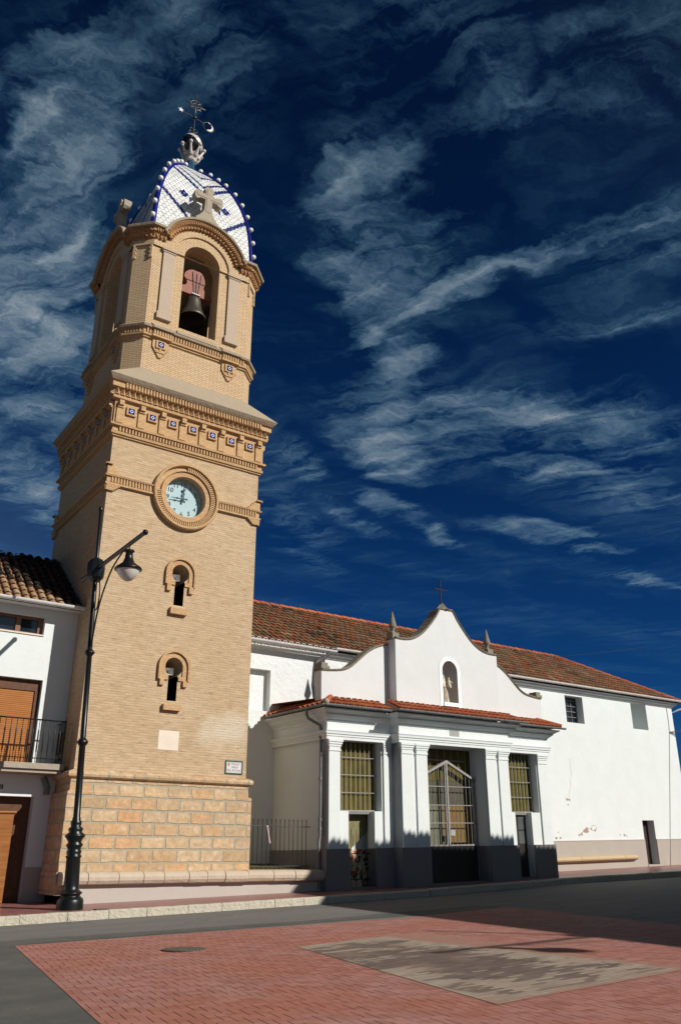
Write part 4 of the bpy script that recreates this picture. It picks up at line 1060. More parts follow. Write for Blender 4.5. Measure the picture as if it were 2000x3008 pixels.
# street name sign, tiled
sg_ = empty('street_sign', (10.49, YF-.02, Z(1.95))); tag(sg_, 'white tiled street name sign with green border low on the tower corner', 'street sign')
x0, x1, z0, z1 = 10.245, 10.735, 1.955, 2.275
mb = MB(); mb.box(x0, x1, YF-.012, YF+.01, Z(z0), Z(z1)); mb.build('tile_panel', mat_plain('sign_white', (.66, .62, .64), .3, .08), sg_)
mb = MB(); bw_ = .022
mb.box(x0-.008, x1+.008, YF-.02, YF+.01, Z(z0-.008), Z(z0+bw_)); mb.box(x0-.008, x1+.008, YF-.02, YF+.01, Z(z1-bw_), Z(z1+.008))
mb.box(x0-.008, x0+bw_, YF-.02, YF+.01, Z(z0+bw_), Z(z1-bw_)); mb.box(x1-bw_, x1+.008, YF-.02, YF+.01, Z(z0+bw_), Z(z1-bw_)); mb.build('border', 'green', sg_)
mb = MB()
for txt, dx, dz, sz in (('PLAÇA', .04, .075, .074), ('VERGE', .03, .0, .066), ('DEL ROSARI', .0, -.075, .070)):
    vs, fs = text_mesh(txt, sz)
    mb.add([((x0+x1)/2+dx+v[0], YF-.0135, Z((z0+z1)/2+dz)+v[1]) for v in vs], fs)
for (a_, b_, c_, d_) in ((x0+.04, x1-.04, z1-.045, z1-.041), (x0+.04, x1-.04, z0+.041, z0+.045), (x0+.04, x0+.044, z0+.05, z1-.05), (x1-.044, x1-.04, z0+.05, z1-.05)):
    mb.box(a_, b_, YF-.0135, YF-.0115, Z(c_), Z(d_))
mb.build('lettering', 'ink', sg_)
mb = MB(); mb.prism([(x0+.095+.03*sx, Z(2.185)+.04*sz) for sx, sz in ((-1, .8), (-.4, 1.0), (0, 1.5), (.4, 1.0), (1, .8), (.9, -.4), (0, -1.2), (-.9, -.4))], YF-.0145, YF-.0115); mb.build('crest', 'gold', sg_)

# ================================================================ LOW WALL, BENCH ROLL AND RAILING
lw = empty('stone_bench', (9.6, 19.7, pave_z(9.6, 19.7))); tag(lw, 'pale rendered low wall with rounded stone seat along the tower foot', 'bench')
mb = MB()
xs = [6.42, 8, 9.5, 11, 12.4, 13.10]
for xa, xb in zip(xs, xs[1:]):
    mb.quad((xa, 19.66, pave_z(xa, 19.6)-.05), (xb, 19.66, pave_z(xb, 19.6)-.05), (xb, 19.66, Z(-.58)), (xa, 19.66, Z(-.58)))
mb.quad((6.42, 19.66, pave_z(6.4, 19.6)-.05), (6.42, 19.66, Z(-.58)), (6.42, 20.0, Z(-.58)), (6.42, 20.0, pave_z(6.4, 20)-.05))
mb.quad((6.42, 19.66, Z(-.58)), (13.1, 19.66, Z(-.58)), (13.1, 20.3, Z(-.58)), (6.42, 20.3, Z(-.58)))
mb.build('wall_face', mat_plaster('bench_render', (.47, .425, .385), (.36, .30, .25), .35, .85, .2), lw)
mb = MB(); random.seed(11); x = 6.22
prof = [(.18, -.60), (-.03, -.60), (-.10, -.575), (-.14, -.51), (-.145, -.44), (-.115, -.375), (-.05, -.34), (.03, -.33), (.42, -.325)]
while x < 13.08:
    L = min(random.uniform(.45, .72), 13.09-x); x2 = x+L-.012; j = random.uniform(-.008, .008)
    a_ = [(x+.004, 19.62+y+j, Z(z+j*.5)) for y, z in prof]; b_ = [(x2, 19.62+y+j, Z(z+j*.5)) for y, z in prof]
    n = len(prof)
    for i in range(n-1): mb.quad(a_[i], a_[i+1], b_[i+1], b_[i], smooth=True)
    mb.add(a_, [tuple(range(n))]); mb.add(b_, [tuple(range(n-1, -1, -1))]); x += L
mb.build('seat_roll', mat_plaster('pale_seat_stone', (.52, .43, .335), (.33, .20, .14), .45, .85, .5, 5.0), lw)
# planted strip behind the railing
mb = MB(); mb.quad((10.9, 20.04, Z(-.318)), (13.2, 20.04, Z(-.318)), (13.3, 22.15, Z(-.20)), (10.9, 22.05, Z(-.20)))
tag(mb.build('grass_strip', 'grass'), kind='structure')
rail = empty('iron_railing', (12.0, 20.1, Z(-.33))); tag(rail, 'thin black iron railing with spiked bars between tower and porch', 'railing')
mb = MB(); mb.tube([(10.95, 20.1, Z(.715)), (12.93, 20.1, Z(.715))], .011, 6); mb.tube([(10.95, 20.1, Z(-.25)), (12.93, 20.1, Z(-.25))], .011, 6); mb.build('rail', 'iron', rail)
for i in range(14):
    x = 11.06+i*.1345; mb = MB(); mb.tube([(x, 20.1, Z(-.33)), (x, 20.1, Z(.84)), (x, 20.1, Z(.855)), (x, 20.1, Z(.91))], [.009, .009, .018, .002], 6); mb.build('bar', 'iron', rail)
mb = MB(); mb.ball((11.59, 20.08, Z(.70)), .035, 8, 6); 
mb.add([(11.58, 20.075, Z(.70)), (11.62, 20.07, Z(.69)), (11.66, 20.065, Z(.5)), (11.71, 20.07, Z(.30)), (11.675, 20.08, Z(.30)), (11.63, 20.08, Z(.5))], [(0, 1, 2, 5), (5, 2, 3, 4)])
tag(mb.build('ribbon', 'ribbon'), 'pale pink ribbon tied to the top rail of the railing', 'ribbon')

# ================================================================ CHURCH (frame: s along, d back, z)
def CF(p):
    s_, d_, z_ = p
    return (13.12+s_-.055*d_, 19.5+.055*s_+d_, z_+.02*s_+G0)
church = empty('church', CF((10, 2.6, -.85))); tag(church, 'long whitewashed church nave with an old barrel tiled roof', 'church')
DW = 2.6
wh = [(-1.03, -.28, 4.02, 5.26), (13.95, 15.1, 4.70, 5.78), (18.5, 19.65, 4.74, 5.92), (18.25, 19.09, -.9, .997)]
mb = MB(CF); mb.grid_wall(-4, 9.0, -1.1, 6.05, DW, .45, wh); mb.quad((-4, 12, -1.1), (-4, DW, -1.1), (-4, DW, 6.05), (-4, 12, 6.05))
mb.build('rough_wall', 'rough_white', church)
# window: blind recess left, grilled window, blind recess right, low doorway
mb = MB(CF); mb.box(-1.1, -.2, DW+.22, DW+.26, 3.9, 5.4); mb.build('blind_window', 'rough_white', church)
mb = MB(CF); mb.quad((19.65, DW+.44, 4.74), (19.65, DW+1.4, 4.74), (19.65, DW+1.4, 5.92), (19.65, DW+.44, 5.92)); mb.quad((18.5, DW+.44, 4.74), (19.65, DW+.44, 4.74), (19.65, DW+1.4, 4.74), (18.5, DW+1.4, 4.74)); mb.quad((18.5, DW+.44, 5.92), (19.65, DW+.44, 5.92), (19.65, DW+1.4, 5.92), (18.5, DW+1.4, 5.92)); mb.quad((18.5, DW+.44, 4.74), (18.5, DW+1.4, 4.74), (18.5, DW+1.4, 5.92), (18.5, DW+.44, 5.92)); mb.quad((18.5, DW+1.4, 4.74), (19.65, DW+1.4, 4.74), (19.65, DW+1.4, 5.92), (18.5, DW+1.4, 5.92)); mb.build('blind_window', 'white', church)
mb = MB(CF); mb.box(13.9, 15.2, DW+.36, DW+.39, 4.6, 5.9); win = mb.build('window', 'glass', church)
mb = MB(CF)
for z_ in (4.74, 4.96, 5.18, 5.40, 5.62): mb.box(13.95, 15.1, DW+.30, DW+.33, z_, z_+.03)
for s_ in (14.0, 14.36, 14.72, 15.06): mb.box(s_, s_+.03, DW+.331, DW+.355, 4.70, 5.78)
mb.build('window_grille', 'iron2', win)
mb = MB(CF); mb.box(18.15, 19.2, DW+.32, DW+.36, -1.0, 1.1); dr = mb.build('door', mat_plain('black_brown_door', (.035, .022, .018), .5, .25, 6), church)
mb = MB(CF); mb.box(18.66, 18.70, DW+.30, DW+.3195, -.8, .99); mb.build('door_strip', 'iron', dr)
mb = MB(CF); mb.box(18.24, 19.10, DW-.05, DW+.3, -1.0, -.70); mb.build('threshold', 'dado', church)
mb = MB(CF)
for a_, b_ in ((9.16, 18.25), (19.09, 21.745)): mb.box(a_, b_, DW-.025, DW+.02, -1.1, .24); mb.box(a_, b_, DW-.035, DW+.02, .2401, .262, 0)
mb.quad((21.745, DW-.025, -1.1), (21.745, 12, -1.1), (21.745, 12, .24), (21.745, DW-.025, .24))
mb.build('dado', 'dado', church)
# wall scars: flaked render
mb = MB(CF); mb.grid_wall(9.0, 21.72, -1.1, 6.05, DW, .45, wh)
mb.grid_wall(21.45, 21.72, -1.1, -1.05, DW, .1, [])
mb.quad((21.72, DW, -1.1), (21.72, 12, -1.1), (21.72, 12, 6.05), (21.72, DW, 6.05)); mb.quad((21.72, 12, -1.1), (-4, 12, -1.1), (-4, 12, 6.05), (21.72, 12, 6.05))
random.seed(21)
def flake(s_, z_, r, n=9): 
    pts = [(s_+r*(1+random.uniform(-.45, .35))*cos(2*pi*i/n)*1.3, z_+r*(1+random.uniform(-.45, .35))*sin(2*pi*i/n)) for i in range(n)]
    mb.prism([(a_, b_) for a_, b_ in pts], DW-.003, DW+.01, 1)
for s_, z_, r in ((12.75, .55, .03), (12.6, .36, .05), (12.85, .36, .045), (14.0, .46, .05), (14.15, .5, .06), (14.35, .60, .09), (14.5, .63, .10), (14.75, .68, .04), (15.0, .62, .05), (16.6, .44, .03), (16.9, .43, .05), (17.05, .41, .035), (13.45, 1.75, .05), (13.6, 1.72, .05), (13.5, 1.55, .03)): flake(s_, z_, r)
for i in range(14): flake(14.95+.16*cos(2*pi*i/14), .70+.10*sin(2*pi*i/14), .018, 6)
cr_ = [(13.9, 3.3), (13.86, 3.0), (13.9, 2.7), (13.78, 2.45), (13.74, 2.2), (13.62, 2.0), (13.58, 1.8)]
for (a_, b_), (c_, d_) in zip(cr_, cr_[1:]): mb.add([(a_-.006, DW-.003, b_), (a_+.006, DW-.003, b_), (c_+.006, DW-.003, d_), (c_-.006, DW-.003, d_)], [(0, 3, 2, 1)], 1)
mb.build('wall', ['white', mat_plain('bare_render', (.38, .29, .235), .95, .4, 25, .4)], church)
mb = MB(CF)     # moulded eaves cornice
sweep_prof = [(0, 5.86), (-.05, 5.87), (-.08, 5.93), (-.16, 5.96), (-.17, 6.02), (-.24, 6.05)]
for (d1, z1), (d2, z2) in zip(sweep_prof, sweep_prof[1:]):
    mb.quad((-3.9, DW+d1, z1), (21.72-d1, DW+d1, z1), (21.72-d2, DW+d2, z2), (-3.9, DW+d2, z2))
    mb.quad((21.72-d1, DW+d1, z1), (21.72-d1, 12, z1), (21.72-d2, 12, z2), (21.72-d2, DW+d2, z2))
mb.quad((-3.9, DW-.24, 6.05), (22.0, DW-.24, 6.05), (22.0, DW+.3, 6.05), (-3.9, DW+.3, 6.05)); mb.build('eaves_cornice', 'white', church)

def tile_roof(mb, O, U, V, width, length, pitch, r, tl, clip=None, mi=0, mi_cap=None, seed=1, bed=True, mi_bed=None, lift=.02, nseg=6, clip0=None):
    """O eave corner, U along the eave, V up the slope (unit vectors); half-round cover tiles on a flat bed"""
    rnd = random.Random(seed); U = Vector(U); V = Vector(V); Nn = U.cross(V).normalized(); O = Vector(O)
    nc = int(width/pitch)
    for c in range(nc):
        u = (c+.5)*pitch*width/(nc*pitch); top = length if clip is None else min(length, clip(u)); st = 0 if clip0 is None else clip0(u)
        if top-st < .1: continue
        k = 0; v0 = st-.05
        while v0 < top-.02:
            v1 = min(v0+tl, top); jt = rnd.uniform(-.010, .010); tint = rnd.random()
            rows = []
            for vv, rr, hh in ((v0, r*1.06, lift+rnd.uniform(0, .010)), (v1+.03, r*.90, .002)):
                rows.append([tuple(O+U*(u+jt-rr*cos(pi*i/nseg))+V*vv+Nn*(hh+rr*sin(pi*i/nseg)*.85)) for i in range(nseg+1)])
            for i in range(nseg): mb.quad(rows[0][i], rows[0][i+1], rows[1][i+1], rows[1][i], mi, tint=tint, smooth=True)
            if k == 0:       # mouth of the lowest tile: a rim with thickness
                inn = [tuple(O+U*(u+jt-r*.80*cos(pi*i/nseg))+V*v0+Nn*(lift+r*.80*sin(pi*i/nseg)*.85)) for i in range(nseg+1)]
                for i in range(nseg): mb.quad(rows[0][i], inn[i], inn[i+1], rows[0][i+1], mi if mi_cap is None else mi_cap, tint=tint)
                deep = [tuple(Vector(p)+V*.10) for p in inn]
                mb.add(deep, [tuple(range(nseg, -1, -1))], mi if mi_cap is None else mi_cap, tint=.1)
                for i in range(nseg): mb.quad(inn[i], deep[i], deep[i+1], inn[i+1], mi, tint=.1)
            k += 1; v0 += tl
# front slope
PITCH_R = math.atan2(2.40, 4.0); Vs = (0, cos(PITCH_R), sin(PITCH_R)); SL_ = 4.0/cos(PITCH_R)
E0 = (-3.9, DW-.30, 6.10)
mb = MB(CF)
tile_roof(mb, E0, (1, 0, 0), Vs, 26.1, SL_, .235, .082, .36, clip=lambda u: max(0, (26.15-u)/cos(PITCH_R)), mi=0, mi_cap=1, seed=5)
zt = 6.10+2.40
mb.add([(E0[0], E0[1], 6.09), (22.25, E0[1], 6.09), (18.25, E0[1]+4.0, zt-.01), (E0[0], E0[1]+4.0, zt-.01)], [(0, 1, 2, 3)], 0, tint=.15)
mb.add([(22.25, E0[1], 6.09), (22.25, E0[1]+8, 6.09), (18.25, E0[1]+4.0, zt-.01)], [(0, 1, 2)], 0, tint=.3)
mb.add([(E0[0], E0[1]+8, 6.09), (E0[0], E0[1]+4, zt-.01), (18.25, E0[1]+4.0, zt-.01), (22.25, E0[1]+8, 6.09)], [(0, 1, 2, 3)], 0, tint=.3)
tile_roof(mb, (22.25, E0[1], 6.10), (0, 1, 0), (-cos(PITCH_R), 0, sin(PITCH_R)), 8.0, SL_, .235, .082, .36, clip=lambda u: max(0, min(u, 8-u)/cos(PITCH_R)), mi=0, mi_cap=1, seed=6)
roof = mb.build('roof', ['tile', 'white'], church)
# ridge and hip tiles
mb = MB(CF); rnd = random.Random(4)
def ridge(a, b, tl=.42, r=.105):
    a, b = Vector(a), Vector(b); D = (b-a); L = D.length; D.normalize(); S_ = D.cross(Vector((0, 0, 1))).normalized(); Uz = S_.cross(D)
    t_ = 0
    while t_ < L:
        t2 = min(t_+tl, L); ti = rnd.random()
        rows = [[tuple(a+D*tt+S_*rr*cos(pi*i/6)+Uz*(rr*sin(pi*i/6)+hh)) for i in range(7)] for tt, rr, hh in ((t_, r*1.05, .012), (t2+.03, r*.92, .0))]
        for i in range(6): mb.quad(rows[0][i], rows[1][i], rows[1][i+1], rows[0][i+1], tint=ti, smooth=True)
        t_ += tl
ridge((E0[0], E0[1]+4.0, zt+.02), (18.25, E0[1]+4.0, zt+.02)); ridge((22.25, E0[1], 6.13), (18.25, E0[1]+4.0, zt+.03))
mb.build('ridge_tiles', 'tile_new', church)
# white gutter and rain pipe
def gutter(mb, path, r=.075, closed=False):
    rows = []
    for i, p in enumerate(path):
        rows.append(p)
    for a, b in zip(path, path[1:]):
        a, b = Vector(a), Vector(b); D = (b-a).normalized(); S_ = Vector((D.y, -D.x, 0)).normalized()
        n = 8
        ra = [tuple(a+S_*(r*-cos(pi*i/n))*-1+Vector((0, 0, -r*sin(pi*i/n)))) for i in range(n+1)]; rb = [tuple(b+S_*(r*-cos(pi*i/n))*-1+Vector((0, 0, -r*sin(pi*i/n)))) for i in range(n+1)]
        for i in range(n): mb.quad(ra[i], rb[i], rb[i+1], ra[i+1], smooth=True)
        ia = [tuple(Vector(p)*1.0+(a-Vector(p))*.08) for p in ra]; ib = [tuple(Vector(p)+(b-Vector(p))*.08) for p in rb]
        for i in range(n): mb.quad(ia[i], ia[i+1], ib[i+1], ib[i], smooth=True)
        mb.add(ra, [tuple(range(n+1))]); mb.add(rb, [tuple(range(n, -1, -1))])
        L = (b-a).length; k = max(1, int(L/1.0))
        for j in range(1, k):       # joint straps
            c_ = a+D*L*j/k
            q = [[tuple(c_+D*e+S_*((r+.006)*cos(pi*i/n))+Vector((0, 0, -(r+.006)*sin(pi*i/n)))) for i in range(n+1)] for e in (-.018, .018)]
            for i in range(n): mb.quad(q[0][i], q[1][i], q[1][i+1], q[0][i+1])
mb = MB(CF); gutter(mb, [(-3.9, DW-.40, 6.09), (1.95, DW-.40, 6.06)]); gutter(mb, [(1.95, DW-.36, 6.17), (22.5, DW-.36, 6.17)])
mb.build('gutter', 'gutter_w', church)
mb = MB(CF)
mb.tube([(1.72, DW-.40, 6.0), (1.66, DW-.34, 5.92), (1.42, DW-.07, 5.74), (1.38, DW-.06, 5.5), (1.34, DW-.06, 5.0), (1.40, DW-.06, 4.65), (1.62, DW-.07, 4.30)], .055, 8)
mb.build('downpipe', 'gutter_d', church)
mb = MB(CF)
mb.tube([(22.3, DW-.36, 6.1), (22.3, DW-.30, 5.88), (22.12, DW-.12, 5.80), (21.80, DW+.12, 5.66), (21.79, DW+.16, -.8)], .05, 8)
mb.build('downpipe', 'gutter_w', church)
mb = MB(CF); mb.tube([(21.30, DW-.02, 5.85), (21.31, DW-.02, 5.2), (21.26, DW-.02, 4.77), (20.69, DW-.02, 2.54), (19.83, DW-.04, -.77)], .011, 6); mb.build('wall_cable', mat_plain('cable_grey', (.30, .30, .31), .6), church)
# stone seat roll on the right
mb = MB(CF); random.seed(5); s_ = 9.2
prof = [(0.02, -.62), (-.10, -.60), (-.18, -.55), (-.20, -.50), (-.18, -.45), (-.12, -.41), (.02, -.40)]
while s_ < 17.36:
    L = min(random.uniform(.6, 1.1), 17.38-s_); j = random.uniform(-.006, .006)
    a_ = [(s_+.004, DW-.02+y+j, z+.10) for y, z in prof]; b_ = [(s_+L-.008, DW-.02+y+j, z+.10) for y, z in prof]
    for i in range(len(prof)-1): mb.quad(a_[i], a_[i+1], b_[i+1], b_[i], smooth=True)
    mb.add(a_, [tuple(range(len(prof)))]); mb.add(b_, [tuple(range(len(prof)-1, -1, -1))]); s_ += L
tag(mb.build('stone_ledge', mat_plaster('ochre_seat_stone', (.52, .40, .25), (.36, .21, .12), .5, .85, .4, 5.0)), 'rounded ochre stone ledge along the church wall right of the porch', 'bench')

# ================================================================ PORCH
porch = empty('church_porch', CF((4.55, 0, -.84))); tag(porch, 'white classical porch with curved pediment, pilasters and barred openings', 'porch')
B0, B1, DB = 2.27, 6.82, -.35
mb = MB(CF)
# wings with a T of window over door, centre bay with one tall opening
mb.grid_wall(-.05, B0, -1.0, 3.75, 0, .30, [(.37, 1.87, 1.11, 2.97), (.68, 1.60, -1.0, 1.11)])
mb.grid_wall(B1, 9.14, -1.0, 3.75, 0, .30, [(7.12, 8.62, 1.13, 2.97), (7.42, 8.20, -1.0, 1.13)])
mb.grid_wall(B0, B1, -1.0, 3.75, DB, .62, [(3.31, 5.76, -1.0, 2.95)])
mb.quad((B0, DB, -1), (B0, 0, -1), (B0, 0, 3.75), (B0, DB, 3.75)); mb.quad((B1, 0, -1), (B1, DB, -1), (B1, DB, 3.75), (B1, 0, 3.75))
mb.quad((-.05, DW+.05, -1), (-.05, 0, -1), (-.05, 0, 3.75), (-.05, DW+.05, 3.75)); mb.quad((9.14, 0, -1), (9.14, DW+.05, -1), (9.14, DW+.05, 3.75), (9.14, 0, 3.75))
mb.quad((.25, .3, -1), (.25, DW, -1), (.25, DW, 3.4), (.25, .3, 3.4)); mb.quad((8.84, DW, -1), (8.84, .3, -1), (8.84, .3, 3.4), (8.84, DW, 3.4))
mb.quad((-.05, .0, 3.40), (9.14, .0, 3.40), (9.14, DW, 3.40), (-.05, DW, 3.40))
mb.build('wall', 'white', porch)
# pilasters with caps
for (a_, b_, d_) in ((-.03, .352, 0), (1.92, 2.10, 0), (2.29, 2.71, DB), (2.86, 3.295, DB), (5.78, 6.22, DB), (6.36, 6.80, DB), (6.84, 7.10, 0), (8.66, 9.12, 0)):
    mb = MB(CF)
    mb.box(a_, b_, d_-.055, d_+.005, .15, 2.72)
    for (e, z1, z2, pr) in ((.015, 2.66, 2.70, .075), (.0, 2.70, 2.78, .07), (.02, 2.78, 2.84, .085), (.04, 2.84, 2.90, .105), (.06, 2.90, 2.965, .125)):
        mb.box(a_-e, b_+e, d_-pr, d_+.004, z1+.001, z2)
    mb.build('pilaster', 'white', porch)
# entablature: moulded bands that break forward with the bay
PP = [(-.05, DW), (-.05, 0), (B0, 0), (B0, DB), (B1, DB), (B1, 0), (9.14, 0), (9.14, DW)]
mb = MB(CF)
ENT = [(0, 2.962), (.10, 2.965), (.10, 3.04), (.12, 3.05), (.12, 3.10), (.145, 3.11), (.15, 3.16), (.17, 3.20), (.06, 3.22), (.06, 3.44), (.09, 3.46), (.10, 3.50), (.15, 3.54), (.21, 3.59), (.22, 3.60), (.24, 3.605), (.24, 3.64), (.32, 3.69), (.40, 3.73), (.41, 3.76), (0, 3.77)]
sweep(mb, PP, ENT, closed=False, caps=False)
mb.build('entablature', 'white', porch)
mb = MB(CF); mb.box(4.25, 4.66, DB-.066, DB-.02, 3.26, 3.43); mb.build('vent', mat_plain('vent_grey', (.33, .32, .32), .8, .2, 30), porch)
# plinths
mb = MB(CF)
for (a_, b_, d_) in ((-.12, .68, 0), (1.60, B0-.06, 0), (B1+.06, 7.42, 0), (8.20, 9.20, 0), (B0-.06, 3.31, DB), (5.76, B1+.06, DB)):
    back = d_+.30 if d_ == 0 else d_+.62
    mb = MB(CF); mb.box(a_, b_, d_-.075, back+.004, -1.05, .145); mb.box(a_, b_, d_-.082, back+.003, .14501, .16); mb.build('plinth', 'dado_dark', porch)
mb = MB(CF); mb.box(-.125, -.055, .306, DW-.03, -1.05, .143); mb.build('plinth', 'dado_dark', porch)
# roof skirt
mb = MB(CF); sk = radians(25); Vk = (0, cos(sk), sin(sk))
SK = .60/cos(sk)
for (a_, b_, d_, sd) in ((-.45, B0-.36, -.47, 1), (B1+.36, 9.55, -.47, 2), (B0-.36, B1+.36, DB-.47, 3)):
    cl = (lambda u: min(SK, max(0, u/cos(sk)))) if sd == 1 else (lambda u, L=b_-a_: min(SK, max(0, (L-u)/cos(sk)))) if sd == 2 else None
    tile_roof(mb, (a_, d_, 3.845), (1, 0, 0), Vk, b_-a_, SK, .205, .072, .30, clip=cl, mi=0, seed=sd, nseg=6)
    ea, eb = (.5 if sd == 1 else 0), (.5 if sd == 2 else 0)
    mb.quad((a_, d_, 3.835), (b_, d_, 3.835), (b_-eb*1.2, d_+.6, 3.835+.6*math.tan(sk)), (a_+ea*1.2, d_+.6, 3.835+.6*math.tan(sk)), 0, tint=.1)
    if sd == 3: mb.add([(a_, d_, 3.835), (a_, d_+.6, 3.835+.6*math.tan(sk)), (a_, d_+.6, 3.835)], [(0, 1, 2)], 1); mb.add([(b_, d_, 3.835), (b_, d_+.6, 3.835), (b_, d_+.6, 3.835+.6*math.tan(sk))], [(0, 1, 2)], 1)
# side skirts run back to the church
tile_roof(mb, (-.45, DW, 3.845), (0, -1, 0), (cos(sk), 0, sin(sk)), DW+.47, .6/cos(sk), .205, .072, .30, clip=lambda u: min(.6/cos(sk), max(0, (DW+.47-u)/cos(sk))), mi=0, seed=8)
mb.quad((-.45, DW, 3.835), (-.45, -.47, 3.835), (.17, .15, 3.835+.62*math.tan(sk)), (.17, DW, 3.835+.62*math.tan(sk)), 0, tint=.1)
tile_roof(mb, (9.55, -.47, 3.845), (0, 1, 0), (-cos(sk), 0, sin(sk)), DW+.47, .6/cos(sk), .205, .072, .30, clip=lambda u: min(.6/cos(sk), max(0, u/cos(sk))), mi=0, seed=9)
mb.quad((9.55, -.47, 3.835), (9.55, DW, 3.835), (8.93, DW, 3.835+.62*math.tan(sk)), (8.93, .15, 3.835+.62*math.tan(sk)), 0, tint=.1)
mb.quad((-.2, .1, 4.1), (9.3, .1, 4.1), (9.3, DW, 4.25), (-.2, DW, 4.25), 0, tint=.3)
mb.tube([(-.46, -.48, 3.88), (.12, .10, 4.14)], [.085, .08], 10, 0); mb.ball((-.46, -.48, 3.89), .088, 10, 6, 1)
mb.tube([(9.56, -.48, 3.88), (8.98, .10, 4.14)], [.085, .08], 10, 0)
mb.build('skirt_roof', ['tile_new', 'stone'], porch)
mb = MB(CF); ga = 3.83; gd = -.55
gutter(mb, [(-.56, DW-.3, ga-.01), (-.56, gd, ga)], .06); gutter(mb, [(-.56, gd, ga), (B0-.46, gd, ga)], .06); gutter(mb, [(B0-.50, DB+gd, ga), (B1+.50, DB+gd, ga)], .06); gutter(mb, [(B1+.46, gd, ga), (9.66, gd, ga)], .06)
mb.build('gutter', 'gutter_d', porch)
mb = MB(CF)
mb.tube([(-.55, .30, 3.79), (-.55, .30, 3.62), (-.50, .27, 3.52), (-.17, .20, 3.36), (-.13, .19, 3.25), (-.13, .19, .95), (-.14, .19, .80), (-.14, .19, .55), (-.13, .19, .50), (-.17, .19, .35), (-.18, .19, -.8)], .042, 10)
for z_ in (3.0, 1.9, .85, .62): mb.lathe([(.05, 0), (.055, .02), (.055, .05), (.05, .07)], (-.135, .19, z_), 10)
mb.build('downpipe', 'gutter_d', porch)
# pediment parapet
LW = [(-.20, 4.87), (.0, 4.88), (.22, 4.90), (.45, 4.93), (.66, 4.98), (.90, 5.10), (1.18, 5.32), (1.48, 5.56), (1.80, 5.75), (2.10, 5.86), (2.33, 5.90)]
RW_ = [(9.10-x, z) for x, z in LW[::-1]]
GB = [(2.30, 6.06), (2.48, 6.05), (2.72, 6.06), (2.98, 6.11), (3.24, 6.22), (3.48, 6.38), (3.70, 6.58), (3.90, 6.79), (4.08, 7.00), (4.20, 7.18), (4.26, 7.26)]
GB = GB+[(4.80, 7.27)]+[(9.10-x-.02, z-.01) for x, z in GB[::-1][1:]]
mb = MB(CF)
def outline_wall(top, zb, d0, d1, mi=0, hole=None):
    for (xa, za), (xb, zb_) in zip(top, top[1:]):
        mb.quad((xa, d0, zb), (xb, d0, zb), (xb, d0, zb_), (xa, d0, za), mi); mb.quad((xb, d1, zb), (xa, d1, zb), (xa, d1, za), (xb, d1, zb_), mi)
        mb.quad((xa, d0, za), (xb, d0, zb_), (xb, d1, zb_), (xa, d1, za), mi)
    for x, z in (top[0], top[-1]): mb.quad((x, d0, zb), (x, d0, z), (x, d1, z), (x, d1, zb), mi)
outline_wall(LW, 3.9, .10, .40); outline_wall(RW_, 3.9, .10, .40)
# gable with the niche cut out of it
NX, NR, NB, NS = 4.55, .33, 4.30, 5.28
def gtop(x):
    for (a_, b_), (c_, d_) in zip(GB, GB[1:]):
        if a_ <= x <= c_: return b_+(d_-b_)*(x-a_)/(c_-a_)
    return GB[0][1]
lx = sorted({x for x, z in GB if x < NX-NR} | {NX-NR}); rx = sorted({x for x, z in GB if x > NX+NR} | {NX+NR})
mb.columns([(x, None, None) for x in lx], -.25, 3.9, gtop); mb.columns([(x, None, None) for x in rx], -.25, 3.9, gtop)
n = 20; mb.columns([(NX-NR*cos(pi*i/n), NB, NS+NR*sin(pi*i/n)) for i in range(n+1)], -.25, 3.9, gtop)
for (xa, za), (xb, zb_) in zip(GB, GB[1:]):
    mb.quad((xb, .12, 3.9), (xa, .12, 3.9), (xa, .12, za), (xb, .12, zb_)); mb.quad((xa, -.25, za), (xb, -.25, zb_), (xb, .12, zb_), (xa, .12, za))
for x, z in (GB[0], GB[-1]): mb.quad((x, -.25, 3.9), (x, -.25, z), (x, .12, z), (x, .12, 3.9))
ped = mb.build('pediment', 'pink_white', porch)
# niche: half-round back with a domed head
mb = MB(CF); m_ = 12
def npnt(i, z): a_ = pi*i/m_; return (NX-NR*cos(a_), -.25+.44*sin(a_), z)
for i in range(m_): mb.quad(npnt(i, NB), npnt(i+1, NB), npnt(i+1, NS), npnt(i, NS), smooth=True)
for j in range(6):
    f0, f1 = pi/2*j/6, pi/2*(j+1)/6
    for i in range(m_):
        def q_(i, f): a_ = pi*i/m_; return (NX-NR*cos(a_)*cos(f), -.25+.44*sin(a_)*cos(f), NS+NR*sin(f))
        mb.quad(q_(i, f0), q_(i+1, f0), q_(i+1, f1), q_(i, f1), smooth=True)
mb.add([npnt(i, NB) for i in range(m_+1)], [tuple(range(m_+1))]); mb.build('niche', mat_plaster('niche_grey', (.42, .39, .36), (.30, .25, .2), .5), ped)
mb = MB(CF); RO = .46      # white surround band, barely proud
for i in range(n):
    a0, a1 = pi*i/n, pi*(i+1)/n
    mb.quad((NX-NR*cos(a0), -.262, NS+NR*sin(a0)), (NX-NR*cos(a1), -.262, NS+NR*sin(a1)), (NX-RO*cos(a1), -.262, NS+RO*sin(a1)), (NX-RO*cos(a0), -.262, NS+RO*sin(a0)))
mb.box(NX-RO, NX-NR, -.262, -.245, 4.16, NS); mb.box(NX+NR, NX+RO, -.262, -.245, 4.16, NS); mb.box(NX-NR, NX+NR, -.30, -.23, 4.18, NB)
mb.build('niche_surround', mat_plain('bright_white', (.86, .87, .86), .8, .03), ped)
mb = MB(CF)
